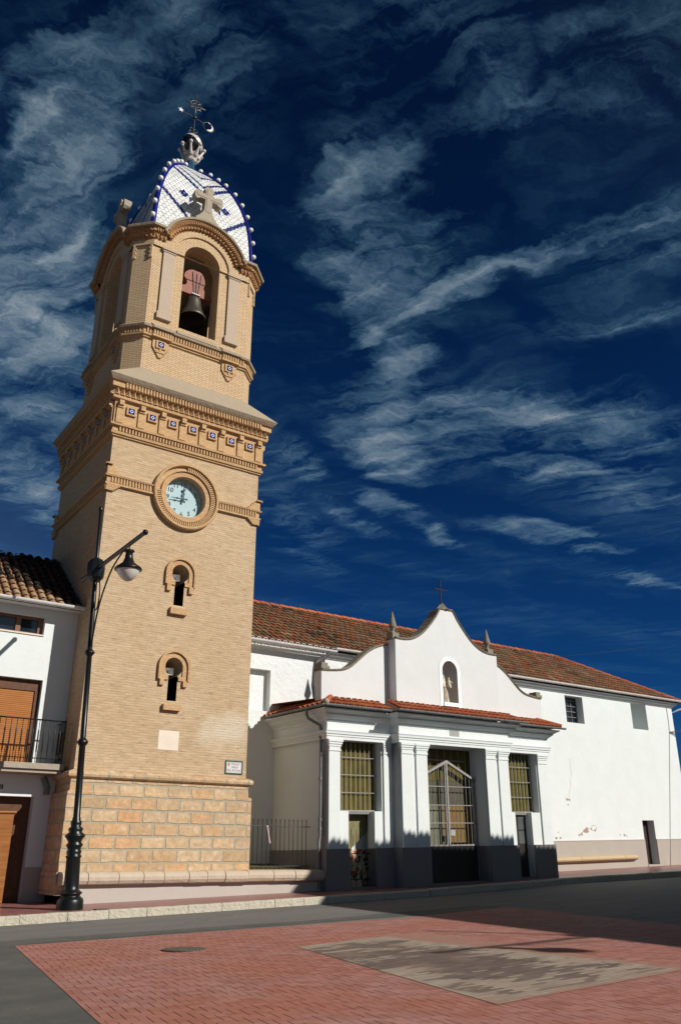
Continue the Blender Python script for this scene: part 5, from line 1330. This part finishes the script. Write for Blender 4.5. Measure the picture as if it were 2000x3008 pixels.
def coping(top, d0, d1, th=.05, ov=.05):
    up = []
    for i, (x, z) in enumerate(top):
        a_ = top[max(i-1, 0)]; b_ = top[min(i+1, len(top)-1)]; L = hypot(b_[0]-a_[0], b_[1]-a_[1]); nx, nz = -(b_[1]-a_[1])/L, (b_[0]-a_[0])/L
        up.append(((x-nx*.012, z-nz*.012), (x+nx*th, z+nz*th), (x+nx*(th*.5), z+nz*th*.5)))
    for (l0, u0, m0), (l1, u1, m1) in zip(up, up[1:]):
        P3 = lambda p, d_: (p[0], d_, p[1])
        mb.quad(P3(l0, d0-ov*.4), P3(l1, d0-ov*.4), P3(m1, d0-ov), P3(m0, d0-ov)); mb.quad(P3(m0, d0-ov), P3(m1, d0-ov), P3(u1, d0-ov*.5), P3(u0, d0-ov*.5))
        mb.quad(P3(u0, d0-ov*.5), P3(u1, d0-ov*.5), P3(u1, d1+ov), P3(u0, d1+ov)); mb.quad(P3(u0, d1+ov), P3(u1, d1+ov), P3(l1, d1+ov), P3(l0, d1+ov))
        mb.quad(P3(l1, d0-ov*.4), P3(l0, d0-ov*.4), P3(l0, d0+.02), P3(l1, d0+.02))
    for (l, u, m2) in (up[0], up[-1]): mb.quad((l[0], d0-ov, l[1]), (u[0], d0-ov, u[1]), (u[0], d1+ov, u[1]), (l[0], d1+ov, l[1]))
def dense(P_, m=3): return smooth_prof(P_, m)
coping(dense(LW), .10, .40); coping(dense(RW_), .10, .40); coping(dense(GB[:11]), -.25, .12); coping(GB[10:12], -.25, .12); coping(dense(GB[11:]), -.25, .12)
mb.box(-.24, .06, .05, .45, 4.92, 5.0); mb.box(-.20, .02, .09, .41, 5.0, 5.10); mb.box(9.04, 9.34, .05, .45, 4.92, 5.0); mb.box(9.08, 9.30, .09, .41, 5.0, 5.10)
mb.build('coping', 'coping', porch)
for s_ in (2.36, 6.55):
    mb = MB(CF); mb.box(s_-.13, s_+.13, -.22, .06, 6.06, 6.24); c_ = (s_, -.08, 0)
    mb.lathe([(.10, 6.24), (.06, 6.30), (.05, 6.34), (.11, 6.42), (.125, 6.47), (.09, 6.60), (.05, 6.76), (.012, 6.93)], c_, 10); mb.build('finial', 'coping', porch)
mb = MB(CF); mb.lathe([(.30, 7.29), (.24, 7.33), (.15, 7.42), (.08, 7.50), (.06, 7.53)], (4.53, -.07, 0), 4, smooth=False); mb.build('cross_pedestal', 'coping', porch)
mb = MB(CF); cxs = 4.50
mb.tube([(cxs, -.07, 7.48), (cxs, -.07, 8.28)], .022, 6); mb.tube([(cxs-.27, -.07, 7.99), (cxs+.27, -.07, 7.99)], .02, 6)
for p in ((cxs, 8.28), (cxs-.27, 7.99), (cxs+.27, 7.99)): mb.ball((p[0], -.07, p[1]), .036, 8, 6)
mb.lathe([(.05, 0), (.03, .04), (.03, .1)], (cxs, -.07, 7.5), 8); mb.build('iron_cross', mat_plain('rusty_iron', (.025, .018, .014), .6, .3, 30), porch)
# openings: olive panels behind grilles
def grille(mb, s0, s1, z0, z1, d_, nv, zs, rv=.010, rh=.011):
    for i in range(nv): x = s0+(s1-s0)*(i+.5)/nv; mb.tube([(x, d_, z0), (x, d_, z1)], rv, 6)
    for z_ in zs: mb.box(s0, s1, d_-.024, d_-.012, z_-.009, z_+.009)
for (a_, b_, z0_, z1_) in ((.37, 1.87, 1.11, 2.97), (7.12, 8.62, 1.13, 2.97)):
    mb = MB(CF); mb.box(a_-.02, b_+.02, .30, .33, z0_, z1_+.02); pn = mb.build('window_panel', 'olive', porch)
    mb = MB(CF); grille(mb, a_, b_, z0_+.03, z1_, .24, 9, (1.60, 2.07, 2.54), .0135); mb.box(a_, b_, .215, .265, z0_+.001, z0_+.035); mb.build('window_grille', 'silver', pn)
    mb = MB(CF); mb.box(a_-.001, b_+.001, .18, .34, z0_-.07, z0_-.001); mb.build('lintel', 'dado_dark', porch)
# side doors: low mosaic gate left, dark glazed door right
mb = MB(CF); mb.box(.26, 2.25, .55, .60, .141, .9); mb.build('inner_wall', 'white', porch)
mb = MB(CF); mb.box(.26, 2.25, .53, .60, -1.0, .14); mb.build('mosaic_dado', 'trencadis', porch)
mb = MB(CF); mb.prism([(.40, .02), (1.10, .15), (1.78, .66), (1.78, 1.09), (.40, 1.09)], .44, .47); mb.build('shade_board', mat_plain('shade_olive', (.20, .18, .09), .6, .2, 3, .05, .1), porch)  # added olive board; its slanted edge stands in for shade on the inner wall
mb = MB(CF)
for i in range(5): x = .74+i*.185; mb.tube([(x, .20, -.80), (x, .20, .66)], .009, 6)
for z_ in (-.62, .02): mb.box(.68, 1.60, .19, .215, z_, z_+.022)
mb.build('side_gate', 'iron', porch)
mb = MB(CF); mb.box(.64, 1.64, .0, .34, -1.0, -.80); mb.build('threshold', 'dado_dark', porch)
mb = MB(CF); mb.box(7.38, 8.24, .0, .34, -1.0, -.78); mb.build('threshold', 'dado_dark', porch)
mb = MB(CF); mb.box(3.25, 5.8, -.3, .3, -1.0, -.80); mb.build('threshold', 'dado_dark', porch)
mb = MB(CF); mb.box(7.38, 8.24, .27, .31, -1.0, 1.10); d2 = mb.build('side_door', mat_plain('dark_door', (.03, .024, .022), .4, .2, 5), porch)
mb = MB(CF)
for (a_, b_, z0_, z1_) in ((7.46, 7.76, .20, 1.02), (7.82, 8.14, .20, .58), (7.82, 8.14, .62, 1.02)): mb.box(a_, b_, .262, .2695, z0_, z1_)
mb.build('door_pane', mat_plain('dusty_glass', (.10, .105, .10), .15, .3, 2), d2)
mb = MB(CF); mb.box(7.50, 7.66, .250, .2612, .45, .95); mb.build('poster', mat_plain('poster_red', (.10, .03, .025), .6, .5, 5), d2)
# main gate
gate = MB(CF); DG = .10
gate.tube([(3.31, DG, -.80), (3.31, DG, 2.03)], .022, 6); gate.tube([(5.72, DG, -.80), (5.72, DG, 2.06)], .022, 6)
gate.box(3.31, 5.76, DG-.03, DG+.03, .17, .215)
for z_ in (.81, 1.31, 1.84): gate.box(3.31, 5.74, DG-.03, DG-.009, z_-.011, z_+.011)
for i in range(15):
    x = 3.39+i*.163; zt_ = 2.56-.43*abs(x-4.53)
    gate.tube([(x, DG, .2), (x, DG, zt_)], .0095, 6)
g_o = gate.build('gate', 'silver', porch)
mb = MB(CF)
for sg in (-1, 1):
    xe = 4.53+sg*1.22; mb.add([(4.53, DG-.05, 2.53), (xe, DG-.05, 2.53-.43*1.22), (xe, DG-.05, 2.60-.43*1.22), (4.53, DG-.05, 2.61), (4.53, DG+.05, 2.53), (xe, DG+.05, 2.53-.43*1.22), (xe, DG+.05, 2.60-.43*1.22), (4.53, DG+.05, 2.61)], [(0, 1, 2, 3), (4, 7, 6, 5), (3, 2, 6, 7), (0, 4, 5, 1), (1, 5, 6, 2)])
mb.build('gate_top_rail', 'silver', g_o)
mb = MB(CF); mb.box(4.50, 4.56, DG-.045, DG+.02, .2, 2.55); mb.box(4.44, 4.475, DG-.03, DG+.02, .2, 2.5); mb.build('meeting_stile', 'silver', g_o)
mb = MB(CF); mb.box(4.58, 4.76, DG-.05, DG-.037, .46, .62); mb.build('lock_plate', mat_plain('lock_grey', (.36, .36, .35), .4, .1), g_o)
mb = MB(CF); mb.box(3.31, 5.74, DG-.01, DG+.02, -.80, .17); mb.build('kick_panel', mat_plain('black_sheet', (.022, .021, .021), .5, .2), g_o)
mb = MB(CF)
mb.box(3.28, 5.80, .30, .33, 2.02, 3.0); fp = mb.build('fanlight_panel', 'olive', porch)
mb = MB(CF)
for i in range(8): x = 3.40+i*.30; mb.tube([(x, .22, 2.05), (x, .22, 2.95)], .008, 5)
mb.box(3.31, 5.45, .20, .225, 2.60, 2.625); mb.build('fanlight_bars', 'silver', fp)
mb = MB(CF); mb.box(3.78, 4.52, .30, .33, -.8, 1.30); mb.build('gate_panel', mat_plain('pale_green_panel', (.15, .15, .105), .5, .2, 3), g_o)
mb = MB(CF); mb.box(4.53, 5.78, .305, .335, .27, 1.30); mb.build('gate_panel', 'ochre', g_o)
mb = MB(CF); mb.box(3.78, 5.78, .31, .34, 1.301, 2.019); mb.build('gate_panel', mat_plain('smoky_panel', (.075, .07, .045), .5, .25, 3), g_o)
# inside of the porch
mb = MB(CF); mb.box(2.7, 6.6, 2.45, 2.5, -1.0, 3.4); mb.build('inner_wall', 'cream', porch)
mb = MB(CF); mb.box(4.55, 6.3, 2.35, 2.449, -.9, 1.55); mb.build('inner_door', 'ochre', porch)
mb = MB(CF); mb.box(2.65, 3.75, 1.6, 2.4, -.9, 2.3); mb.build('dark_block', 'dark', porch)  # plain dark block behind the left of the gate
mb = MB(CF); mb.quad((.25, .0, -.82), (8.84, .0, -.82), (8.84, DW, -.82), (.25, DW, -.82)); mb.build('porch_floor', 'dado', porch)

# statue in the niche
st = empty('statue', CF((4.42, -.02, 4.31))); tag(st, 'small cream stone statue of a robed woman holding a child in the niche', 'statue')
def skin(name, J, E, parent, mat, T=CF, sub=2):
    vs = [T(j[:3]) for j in J]; o3 = ROOT[parent.name]
    me = bpy.data.meshes.new(name); me.from_pydata([tuple(Vector(v)-o3) for v in vs], E, [])
    ob = bpy.data.objects.new(name, me); COL.objects.link(ob)
    md = ob.modifiers.new('skin', 'SKIN'); 
    sl_ = me.skin_vertices[0] if me.skin_vertices else None
    if sl_ is None:
        bpy.context.view_layer.objects.active = ob; sl_ = me.skin_vertices[0]
    for i, j in enumerate(J): sl_.data[i].radius = (j[3], j[3]*(j[4] if len(j) > 4 else 1)); sl_.data[i].use_root = (i == 0)
    s2 = ob.modifiers.new('sub', 'SUBSURF'); s2.levels = sub; s2.render_levels = sub
    dg = bpy.context.evaluated_depsgraph_get(); dg.update()
    m2 = bpy.data.meshes.new_from_object(ob.evaluated_get(dg)); bpy.data.objects.remove(ob)
    for p in m2.polygons: p.use_smooth = True
    m2.materials.clear(); m2.materials.append(M[mat])
    ob = bpy.data.objects.new(name, m2); COL.objects.link(ob); ob.parent = parent; ROOT[ob.name] = o3
    return ob
X0 = 4.44
J = [(X0, -.05, 4.72, .085), (X0+.01, -.05, 4.86, .075), (X0, -.05, 4.97, .085), (X0-.01, -.05, 5.03, .035), (X0-.015, -.055, 5.10, .05), (X0-.015, -.05, 5.16, .045),
     (X0+.01, -.05, 4.55, .10), (X0+.02, -.05, 4.40, .115), (X0+.03, -.05, 4.32, .125),
     (X0-.10, -.06, 4.96, .035), (X0-.12, -.10, 4.84, .032), (X0-.02, -.17, 4.78, .025),
     (X0+.10, -.06, 4.95, .036), (X0+.13, -.11, 4.83, .032), (X0+.11, -.19, 4.86, .025)]
E_ = [(0, 1), (1, 2), (2, 3), (3, 4), (4, 5), (0, 6), (6, 7), (7, 8), (2, 9), (9, 10), (10, 11), (2, 12), (12, 13), (13, 14)]
skin('robed_woman', J, E_, st, 'marble')
J = [(X0+.13, -.17, 4.90, .045), (X0+.135, -.17, 4.98, .045), (X0+.13, -.17, 5.03, .02), (X0+.125, -.18, 5.075, .036), (X0+.125, -.175, 5.10, .03), (X0+.19, -.19, 4.96, .018), (X0+.25, -.22, 4.93, .015), (X0+.07, -.2, 4.96, .018), (X0+.15, -.23, 4.84, .026), (X0+.14, -.24, 4.75, .02), (X0+.10, -.23, 4.84, .024), (X0+.09, -.25, 4.76, .018)]
skin('child', J, [(0, 1), (1, 2), (2, 3), (3, 4), (1, 5), (5, 6), (1, 7), (0, 8), (8, 9), (0, 10), (10, 11)], st, 'marble')
mb = MB(CF)      # folds of drapery
for i in range(9):
    a_ = pi+pi*i/8; r0, r1 = .10, .135
    mb.tube([(X0+.01+r0*cos(a_)*.9, -.05+r0*sin(a_), 4.80-.03*(i % 3)), (X0+.02+.115*cos(a_+.15), -.05+.115*sin(a_+.15), 4.55), (X0+.03+r1*cos(a_), -.05+r1*sin(a_), 4.32)], [.012, .018, .022], 6)
mb.lathe([(.15, 4.30), (.15, 4.325), (.14, 4.33)], (X0+.03, -.05, 0), 16); mb.build('drapery', 'marble', st)

# ================================================================ HOUSE ON THE LEFT
HY = 21.09
house = empty('house', (3.5, HY, pave_z(3.5, HY))); tag(house, 'white house with balcony, orange roller shutter and tiled eaves left of the tower', 'house')
xe = TX-HW+.02
mb = MB()
xa = -6.0
mb.grid_wall(xa, xe, -.2, Z(5.82), HY, .35, [(4.05, 5.53, Z(5.13), Z(5.59)), (4.10, 5.67, Z(2.03), Z(4.01)), (4.45, 5.83, -.2, Z(1.285)), (.6, 1.9, Z(2.03), Z(4.01))])
mb.quad((xa, HY, -.2), (xa, HY, Z(5.82)), (xa, HY+6, Z(5.82)), (xa, HY+6, -.2)); mb.quad((xa, HY+6, -.2), (xa, HY+6, Z(5.82)), (xe, HY+6, Z(5.82)), (xe, HY+6, -.2))
mb.build('wall', 'white', house)
mb = MB(); mb.box(4.05, 5.53, HY+.2, HY+.23, Z(5.13), Z(5.59)); wo = mb.build('window', 'glass', house)
mb = MB()
for (a_, b_) in ((4.05, 4.12), (4.86, 4.98), (5.40, 5.53)): mb.box(a_, b_, HY+.15, HY+.199, Z(5.13), Z(5.59))
mb.box(4.12, 5.40, HY+.152, HY+.198, Z(5.52), Z(5.59)); mb.box(4.12, 5.40, HY+.152, HY+.198, Z(5.13), Z(5.19)); mb.build('window_frame', 'frame', wo)
mb = MB(); mb.box(4.0, 5.54, HY-.03, HY+.15, Z(5.095), Z(5.129)); mb.build('window_sill', 'plaque', wo)
mb = MB(); mb.box(4.10, 5.55, HY+.16, HY+.2, Z(2.05), Z(3.75)); mb.build('roller_shutter', 'shutter', house)
mb = MB(); mb.box(4.10, 5.67, HY+.13, HY+.2, Z(3.75), Z(4.01)); mb.box(5.55, 5.63, HY+.12, HY+.2, Z(2.03), Z(3.75)); mb.build('shutter_box', 'wood', house)
mb = MB(); mb.box(.6, 1.9, HY+.16, HY+.2, Z(2.03), Z(4.01)); mb.build('roller_shutter', 'shutter', house)
mb = MB(); mb.box(.2, 6.24, 20.40, HY-.002, Z(1.855), Z(1.985))
mb.box(.25, 6.20, 20.46, HY-.003, Z(1.775), Z(1.854)); mb.build('balcony_slab', 'stone', house)
mb = MB(); mb.tube([(.3, 20.5, Z(2.975)), (6.18, 20.5, Z(2.975)), (6.18, HY, Z(2.975))], .018, 6); mb.tube([(.3, 20.5, Z(2.10)), (6.18, 20.5, Z(2.10)), (6.18, HY, Z(2.10))], .012, 6)
rl = mb.build('balcony_rail', 'iron', house)
def bar(x, y):
    mb = MB(); mb.tube([(x, y, Z(2.0)), (x, y, Z(2.22)), (x, y, Z(2.26)), (x, y, Z(2.72)), (x, y, Z(2.76)), (x, y, Z(2.97))], [.008, .008, .017, .017, .008, .008], 6); mb.build('baluster', 'iron', rl)
x = .45
while x < 6.15: bar(x, 20.5); x += .128
for i in range(5): bar(6.18, 20.5+.1*i+.05)
mb = MB(); mb.tube([(5.49, 20.5, Z(1.98)), (5.49, 20.5, Z(2.97))], .028, 6); mb.tube([(6.18, 20.5, Z(1.98)), (6.18, 20.5, Z(3.0))], .022, 6); mb.build('rail_post', 'iron', rl)
mb = MB(); mb.box(4.45, 5.83, HY+.24, HY+.28, -.2, Z(1.285)); mb.build('front_door', 'wood', house)
mb = MB(); mb.box(4.5, 5.46, HY+.10, HY+.115, pave_z(5, HY)+.02, Z(.90)); mb.tube([(4.5, HY+.10, Z(.93)), (5.50, HY+.10, Z(.93))], .035, 8); mb.build('reed_blind', 'reed', house)
mb = MB(); mb.box(xa, 4.45, HY-.012, HY+.01, -.2, Z(-.24)); mb.box(5.83, xe-.01, HY-.012, HY+.01, -.2, Z(-.24)); mb.build('dado', 'dado', house)
mb = MB(); mb.box(4.86, 5.095, HY-.012, HY-.001, Z(1.435), Z(1.53)); pl = mb.build('number_plate', 'ink', house)
vs, fs = text_mesh('3', .085); mb = MB(); mb.add([(5.045+v[0], HY-.0135, Z(1.482)+v[1]) for v in vs], fs); mb.build('house_number', 'whiteglaze', pl)
mb = MB()
sk = radians(36); Vh = (0, cos(sk), sin(sk)); EL_ = 3.6
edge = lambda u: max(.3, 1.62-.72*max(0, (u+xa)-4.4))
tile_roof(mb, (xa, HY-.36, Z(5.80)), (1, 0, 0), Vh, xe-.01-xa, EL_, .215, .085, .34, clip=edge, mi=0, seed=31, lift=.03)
tile_roof(mb, (xa, HY-.36, Z(5.80)), (1, 0, 0), Vh, xe-.01-xa, EL_, .215, .085, .34, clip0=lambda u: edge(u)+.05, mi=2, seed=32, lift=.03)  # upper tiles coloured dark as painted shade, above a hand-set slanting border
mb.quad((xa, HY-.36, Z(5.79)), (xe, HY-.36, Z(5.79)), (xe, HY-.36+EL_*cos(sk), Z(5.79)+EL_*sin(sk)), (xa, HY-.36+EL_*cos(sk), Z(5.79)+EL_*sin(sk)), 0, tint=.1)
mb.quad((xa, HY-.36+EL_*cos(sk), Z(5.79)+EL_*sin(sk)), (xe, HY-.36+EL_*cos(sk), Z(5.79)+EL_*sin(sk)), (xe, HY+6.2, Z(5.79)), (xa, HY+6.2, Z(5.79)), 0, tint=.2)
mb.quad((xa, HY-.36, Z(5.78)), (xa, HY, Z(5.80)), (xe, HY, Z(5.80)), (xe, HY-.36, Z(5.78)), 1)
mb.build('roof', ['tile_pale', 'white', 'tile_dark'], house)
mb = MB(); gutter(mb, [(xa, HY-.46, Z(5.86)), (5.75, HY-.46, Z(5.86)), (6.35, HY-.46, Z(5.86))], .085); mb.build('gutter', 'gutter_w', house)
mb = MB(); mb.tube([(5.98, HY-.05, Z(1.72)), (6.08, HY-.09, Z(1.5)), (6.08, HY-.09, Z(1.34))], .075, 8); mb.build('pipe_elbow', 'gutter_d', house)
# taller shed roof behind, dark against the sky
rear = empty('rear_house', (5.9, 24.4, .2)); tag(rear, 'dark tiled roof rising behind the white house against the tower', 'house')
mb = MB(); mb.prism([(0, 0)], 0, 0) if False else None
x0r, x1r = 5.22, xe
mb.add([(x0r, 22.7, Z(6.9)), (x0r, 25.8, Z(6.9)), (x0r, 25.8, Z(8.2)), (x0r, 23.62, Z(7.93)), (x1r, 22.7, Z(6.9)), (x1r, 25.8, Z(6.9)), (x1r, 25.8, Z(8.2)), (x1r, 23.62, Z(7.93))], [(0, 1, 2, 3), (4, 7, 6, 5), (0, 3, 7, 4)])
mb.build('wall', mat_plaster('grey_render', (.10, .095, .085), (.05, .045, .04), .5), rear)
mb = MB(); tile_roof(mb, (x0r-.04, 22.55, Z(6.86)), (1, 0, 0), Vector((0, 1.1, 1.08)).normalized(), x1r-x0r+.03, 1.58, .215, .085, .34, mi=0, seed=33)
mb.quad((x0r-.04, 22.55, Z(6.85)), (x1r, 22.55, Z(6.85)), (x1r, 23.66, Z(7.94)), (x0r-.04, 23.66, Z(7.94)), tint=.1); mb.quad((x0r-.04, 23.66, Z(7.94)), (x1r, 23.66, Z(7.94)), (x1r, 25.8, Z(7.0)), (x0r-.04, 25.8, Z(7.0)), tint=.1)
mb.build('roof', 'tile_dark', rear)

# ================================================================ STREET LAMPS
def street_lamp(loc, rotz, tilt, label):
    root = empty('street_lamp', (0, 0, 0)); tag(root, label, 'street lamp', 'cast iron street lamps on the square')
    prof = [(.265, 0), (.265, .10), (.26, .165), (.245, .20), (.20, .235), (.185, .25), (.20, .275), (.23, .30), (.225, .315), (.19, .335), (.155, .37), (.148, .45), (.138, .95), (.16, .985), (.16, 1.0), (.135, 1.02), (.15, 1.07), (.15, 1.09), (.135, 1.12), (.135, 1.15), (.17, 1.205), (.17, 1.22), (.135, 1.26), (.145, 1.30), (.206, 1.38), (.206, 1.40), (.13, 1.46), (.15, 1.51), (.15, 1.53), (.10, 1.57), (.112, 1.63), (.112, 1.66), (.085, 1.70), (.085, 1.74), (.072, 1.76), (.068, 3.19), (.075, 3.2), (.12, 3.26), (.122, 3.28), (.07, 3.35), (.062, 3.36), (.058, 5.14), (.065, 5.15), (.115, 5.21), (.115, 5.225), (.065, 5.29), (.055, 5.3), (.05, 7.35), (.04, 7.4), (.036, 8.62), (.05, 8.64), (.05, 8.7), (.03, 8.74), (.0001, 8.76)]
    mb = MB(); mb.lathe(prof, (0, 0, 0), 24)
    for i in range(16):      # flutes on the plinth shaft
        an = 2*pi*i/16; mb.tube([(.139*cos(an), .139*sin(an), .47), (.131*cos(an), .131*sin(an), .94)], .011, 5)
    mb.build('pole', 'pole', root)
    ZA = 7.17
    mb = MB(); mb.lathe([(.09, ZA-.30), (.19, ZA-.20), (.21, ZA-.05), (.21, ZA+.12), (.15, ZA+.22), (.06, ZA+.28)], (0, 0, 0), 8, smooth=False); mb.build('arm_bracket', 'pole', root)
    mb = MB(); mb.tube([(0, .98, ZA), (0, .90, ZA), (0, -2.85, ZA), (0, -2.93, ZA)], [.062, .052, .046, .055], 12)
    mb.ball((0, .97, ZA), .06, 10, 6); mb.ball((0, -2.93, ZA), .062, 10, 6); mb.build('arm', 'pole', root)
    mb = MB()
    br = [(0, -.05, 5.35), (0, -.14, 5.6), (0, -.33, 6.1), (0, -.62, 6.5), (0, -1.1, 6.9), (0, -1.75, ZA-.04)]
    mb.tube([(0, p[0], p[1]) for p in smooth_prof([(y, z) for _, y, z in br], 5)], .019, 6)
    mb.tube([(0, -.20+.17*cos(t_), 6.52+.36*sin(t_)) for t_ in [2*pi*i/24 for i in range(25)]], .015, 6, cap=False); mb.build('arm_brace', 'pole', root)
    yl = -2.08
    mb = MB(); mb.tube([(0, yl, ZA-.05), (0, yl, ZA-.14)], .012, 6); mb.lathe([(.035, 7.04), (.10, 7.03), (.115, 7.0), (.075, 6.97), (.085, 6.86), (.12, 6.76), (.20, 6.69), (.265, 6.645), (.285, 6.62), (.29, 6.595), (.27, 6.58)], (0, yl, 0), 24)
    sh = mb.build('lamp_shade', 'pole', root)
    mb = MB(); mb.lathe([(.245, 6.60), (.225, 6.53), (.16, 6.43), (.08, 6.36), (.0001, 6.335)], (0, yl, 0), 24); mb.build('lamp_glass', 'glass_lamp', sh)
    root.location = loc; root.rotation_euler = (0, tilt, rotz)
    return root
lamp = street_lamp((6.065, 18.34, pave_z(6.06, 18.34)), 0, radians(-2.2), 'black cast iron street lamp on the pavement in front of the tower')
l2 = lamp.copy(); COL.objects.link(l2)
for ch in list(lamp.children):
    c_ = ch.copy(); COL.objects.link(c_); c_.parent = l2
    for g_ in ch.children:
        d_ = g_.copy(); COL.objects.link(d_); d_.parent = c_
l2.location = (16.1, -1.55, .35); l2.rotation_euler = (0, 0, radians(-90)); l2['label'] = 'black street lamp behind the photographer casting its shadow on the mosaic'

# ================================================================ BUILDING ACROSS THE STREET (throws the shade on the right)
opp = empty('corner_house', (24, 0, .4)); tag(opp, 'white tiled corner house across the street that shades the road', 'house')
EH = 7.52; th = radians(7.8)
Cn = Vector((18.62, 9.05))                   # eave corner
ax = Vector((cos(-.05), sin(.05))); ay = Vector((-.136, -1)).normalized()
def OF(p): q = Cn+Vector((1, .03))*p[0]+ay*p[1]; return (q.x, q.y, p[2])
mb = MB(OF)
mb.add([(.35, .35, 0), (26, .35, 0), (26, 22, 0), (.35, 22, 0), (.35, .35, EH+G0), (26, .35, EH+G0), (26, 22, EH+G0), (.35, 22, EH+G0)], [(0, 1, 5, 4), (1, 2, 6, 5), (2, 3, 7, 6), (3, 0, 4, 7)])
mb.build('wall', 'white', opp)
for i in range(5):
    for z0_ in (1.2, 4.2, 6.6):
        mb = MB(OF); mb.box(.33, .36, 2+i*4, 3.1+i*4, z0_+.6, z0_+2.0); mb.build('window', 'glass', opp)
mb = MB(OF)
mb.add([(0, 0, EH+G0), (26, 0, EH+G0), (26, 22, EH+G0), (0, 22, EH+G0), (9, 11, EH+G0+2.2), (17, 11, EH+G0+2.2)], [(0, 1, 5, 4), (1, 2, 5), (2, 3, 4, 5), (3, 0, 4), (3, 2, 1, 0)], tint=.4)
for i in range(115):
    x = .1+i*.225; mb.add([(x-.075, -.10, EH+G0), (x+.075, -.10, EH+G0), (x+.05, -.10, EH+G0+.10), (x, -.10, EH+G0+.16), (x-.05, -.10, EH+G0+.10), (x-.075, .6, EH+G0+.1), (x+.075, .6, EH+G0+.1), (x+.05, .6, EH+G0+.25), (x, .6, EH+G0+.31), (x-.05, .6, EH+G0+.25)], [(0, 1, 2, 3, 4), (0, 4, 9, 5), (4, 3, 8, 9), (3, 2, 7, 8), (2, 1, 6, 7)], tint=random.random())
mb.build('roof', 'tile', opp)

# ================================================================ FAR RIGHT: tree, distant roof and cables
far = empty('distant_house', (52, 30, GZ(52))); tag(far, 'distant house with red tiled roof past the right end of the church', 'house')
mb = MB(); mb.box(44, 60, 29, 37, GZ(50)-.3, 4.0); mb.build('wall', 'white', far)
mb = MB(); mb.add([(43.6, 28.6, 4.0), (60.4, 28.6, 4.0), (60.4, 37.4, 4.0), (43.6, 37.4, 4.0), (47, 33, 6.0), (57, 33, 6.0)], [(0, 1, 5, 4), (1, 2, 5), (2, 3, 4, 5), (3, 0, 4), (3, 2, 1, 0)], tint=.6); mb.build('roof', 'tile_new', far)
tree = empty('tree', (58, 43, GZ(58))); tag(tree, 'dark green tree far off past the right edge of the church', 'tree')
mb = MB(); mb.tube([(58, 43, 0.5), (58.1, 43, 3), (57.9, 43.1, 6)], [.35, .28, .15], 8)
for i in range(6):
    an = i*1.05; mb.tube([(58, 43, 3.5+.3*i), (58+1.6*cos(an), 43+1.6*sin(an), 5.5+.3*i)], [.12, .04], 6)
mb.build('trunk', 'wood', tree)
mb = MB(); rnd = random.Random(9)
for i in range(2600):
    cl = rnd.randrange(14); an = cl*2.4; cc = Vector((58+2.0*cos(an)*(.3+.05*cl), 43+2.0*sin(an)*(.3+.05*cl), 5.0+.3*(cl % 9)))
    v = Vector((rnd.gauss(0, .75), rnd.gauss(0, .75), rnd.gauss(0, .6))); c_ = cc+v; a_ = Vector((rnd.uniform(-1, 1), rnd.uniform(-1, 1), rnd.uniform(-1, 1))).normalized(); b_ = a_.orthogonal().normalized(); s_ = rnd.uniform(.12, .22)
    mb.quad(tuple(c_-a_*s_), tuple(c_+b_*s_*.5), tuple(c_+a_*s_), tuple(c_-b_*s_*.5), tint=rnd.random())
mb.build('crown', mat_plain('foliage', (.05, .08, .025), .7, .4, 3), tree)
mb = MB(); p0 = Vector(CF((21.26, DW-.05, 4.77)))
for dz, e in ((0, (52, 21.0, 9.6)), (-.03, (52, 21.0, 9.0))):
    mb.tube([tuple(p0.lerp(Vector(e), i/10)+Vector((0, 0, dz-.5*(i/10)*(1-i/10)))) for i in range(11)], .012, 5)
mb.tube([tuple(p0), tuple(Vector(CF((21.72, DW-.04, 4.62)))), tuple(Vector(CF((21.76, DW+.3, 4.60))))], .014, 5)
tag(mb.build('overhead_cable', 'iron'), 'black overhead cables fixed near the right corner of the church', 'cable')
mb = MB(); pa, pb = Vector((52, 36, 15.3)), Vector((31, 34, 11.2))
mb.tube([tuple(pa.lerp(pb, i/12)+Vector((0, 0, -.8*(i/12)*(1-i/12)))) for i in range(13)], .014, 4)
tag(mb.build('sky_cable', 'iron'), 'thin dark wire crossing the sky above the church roof', 'cable')
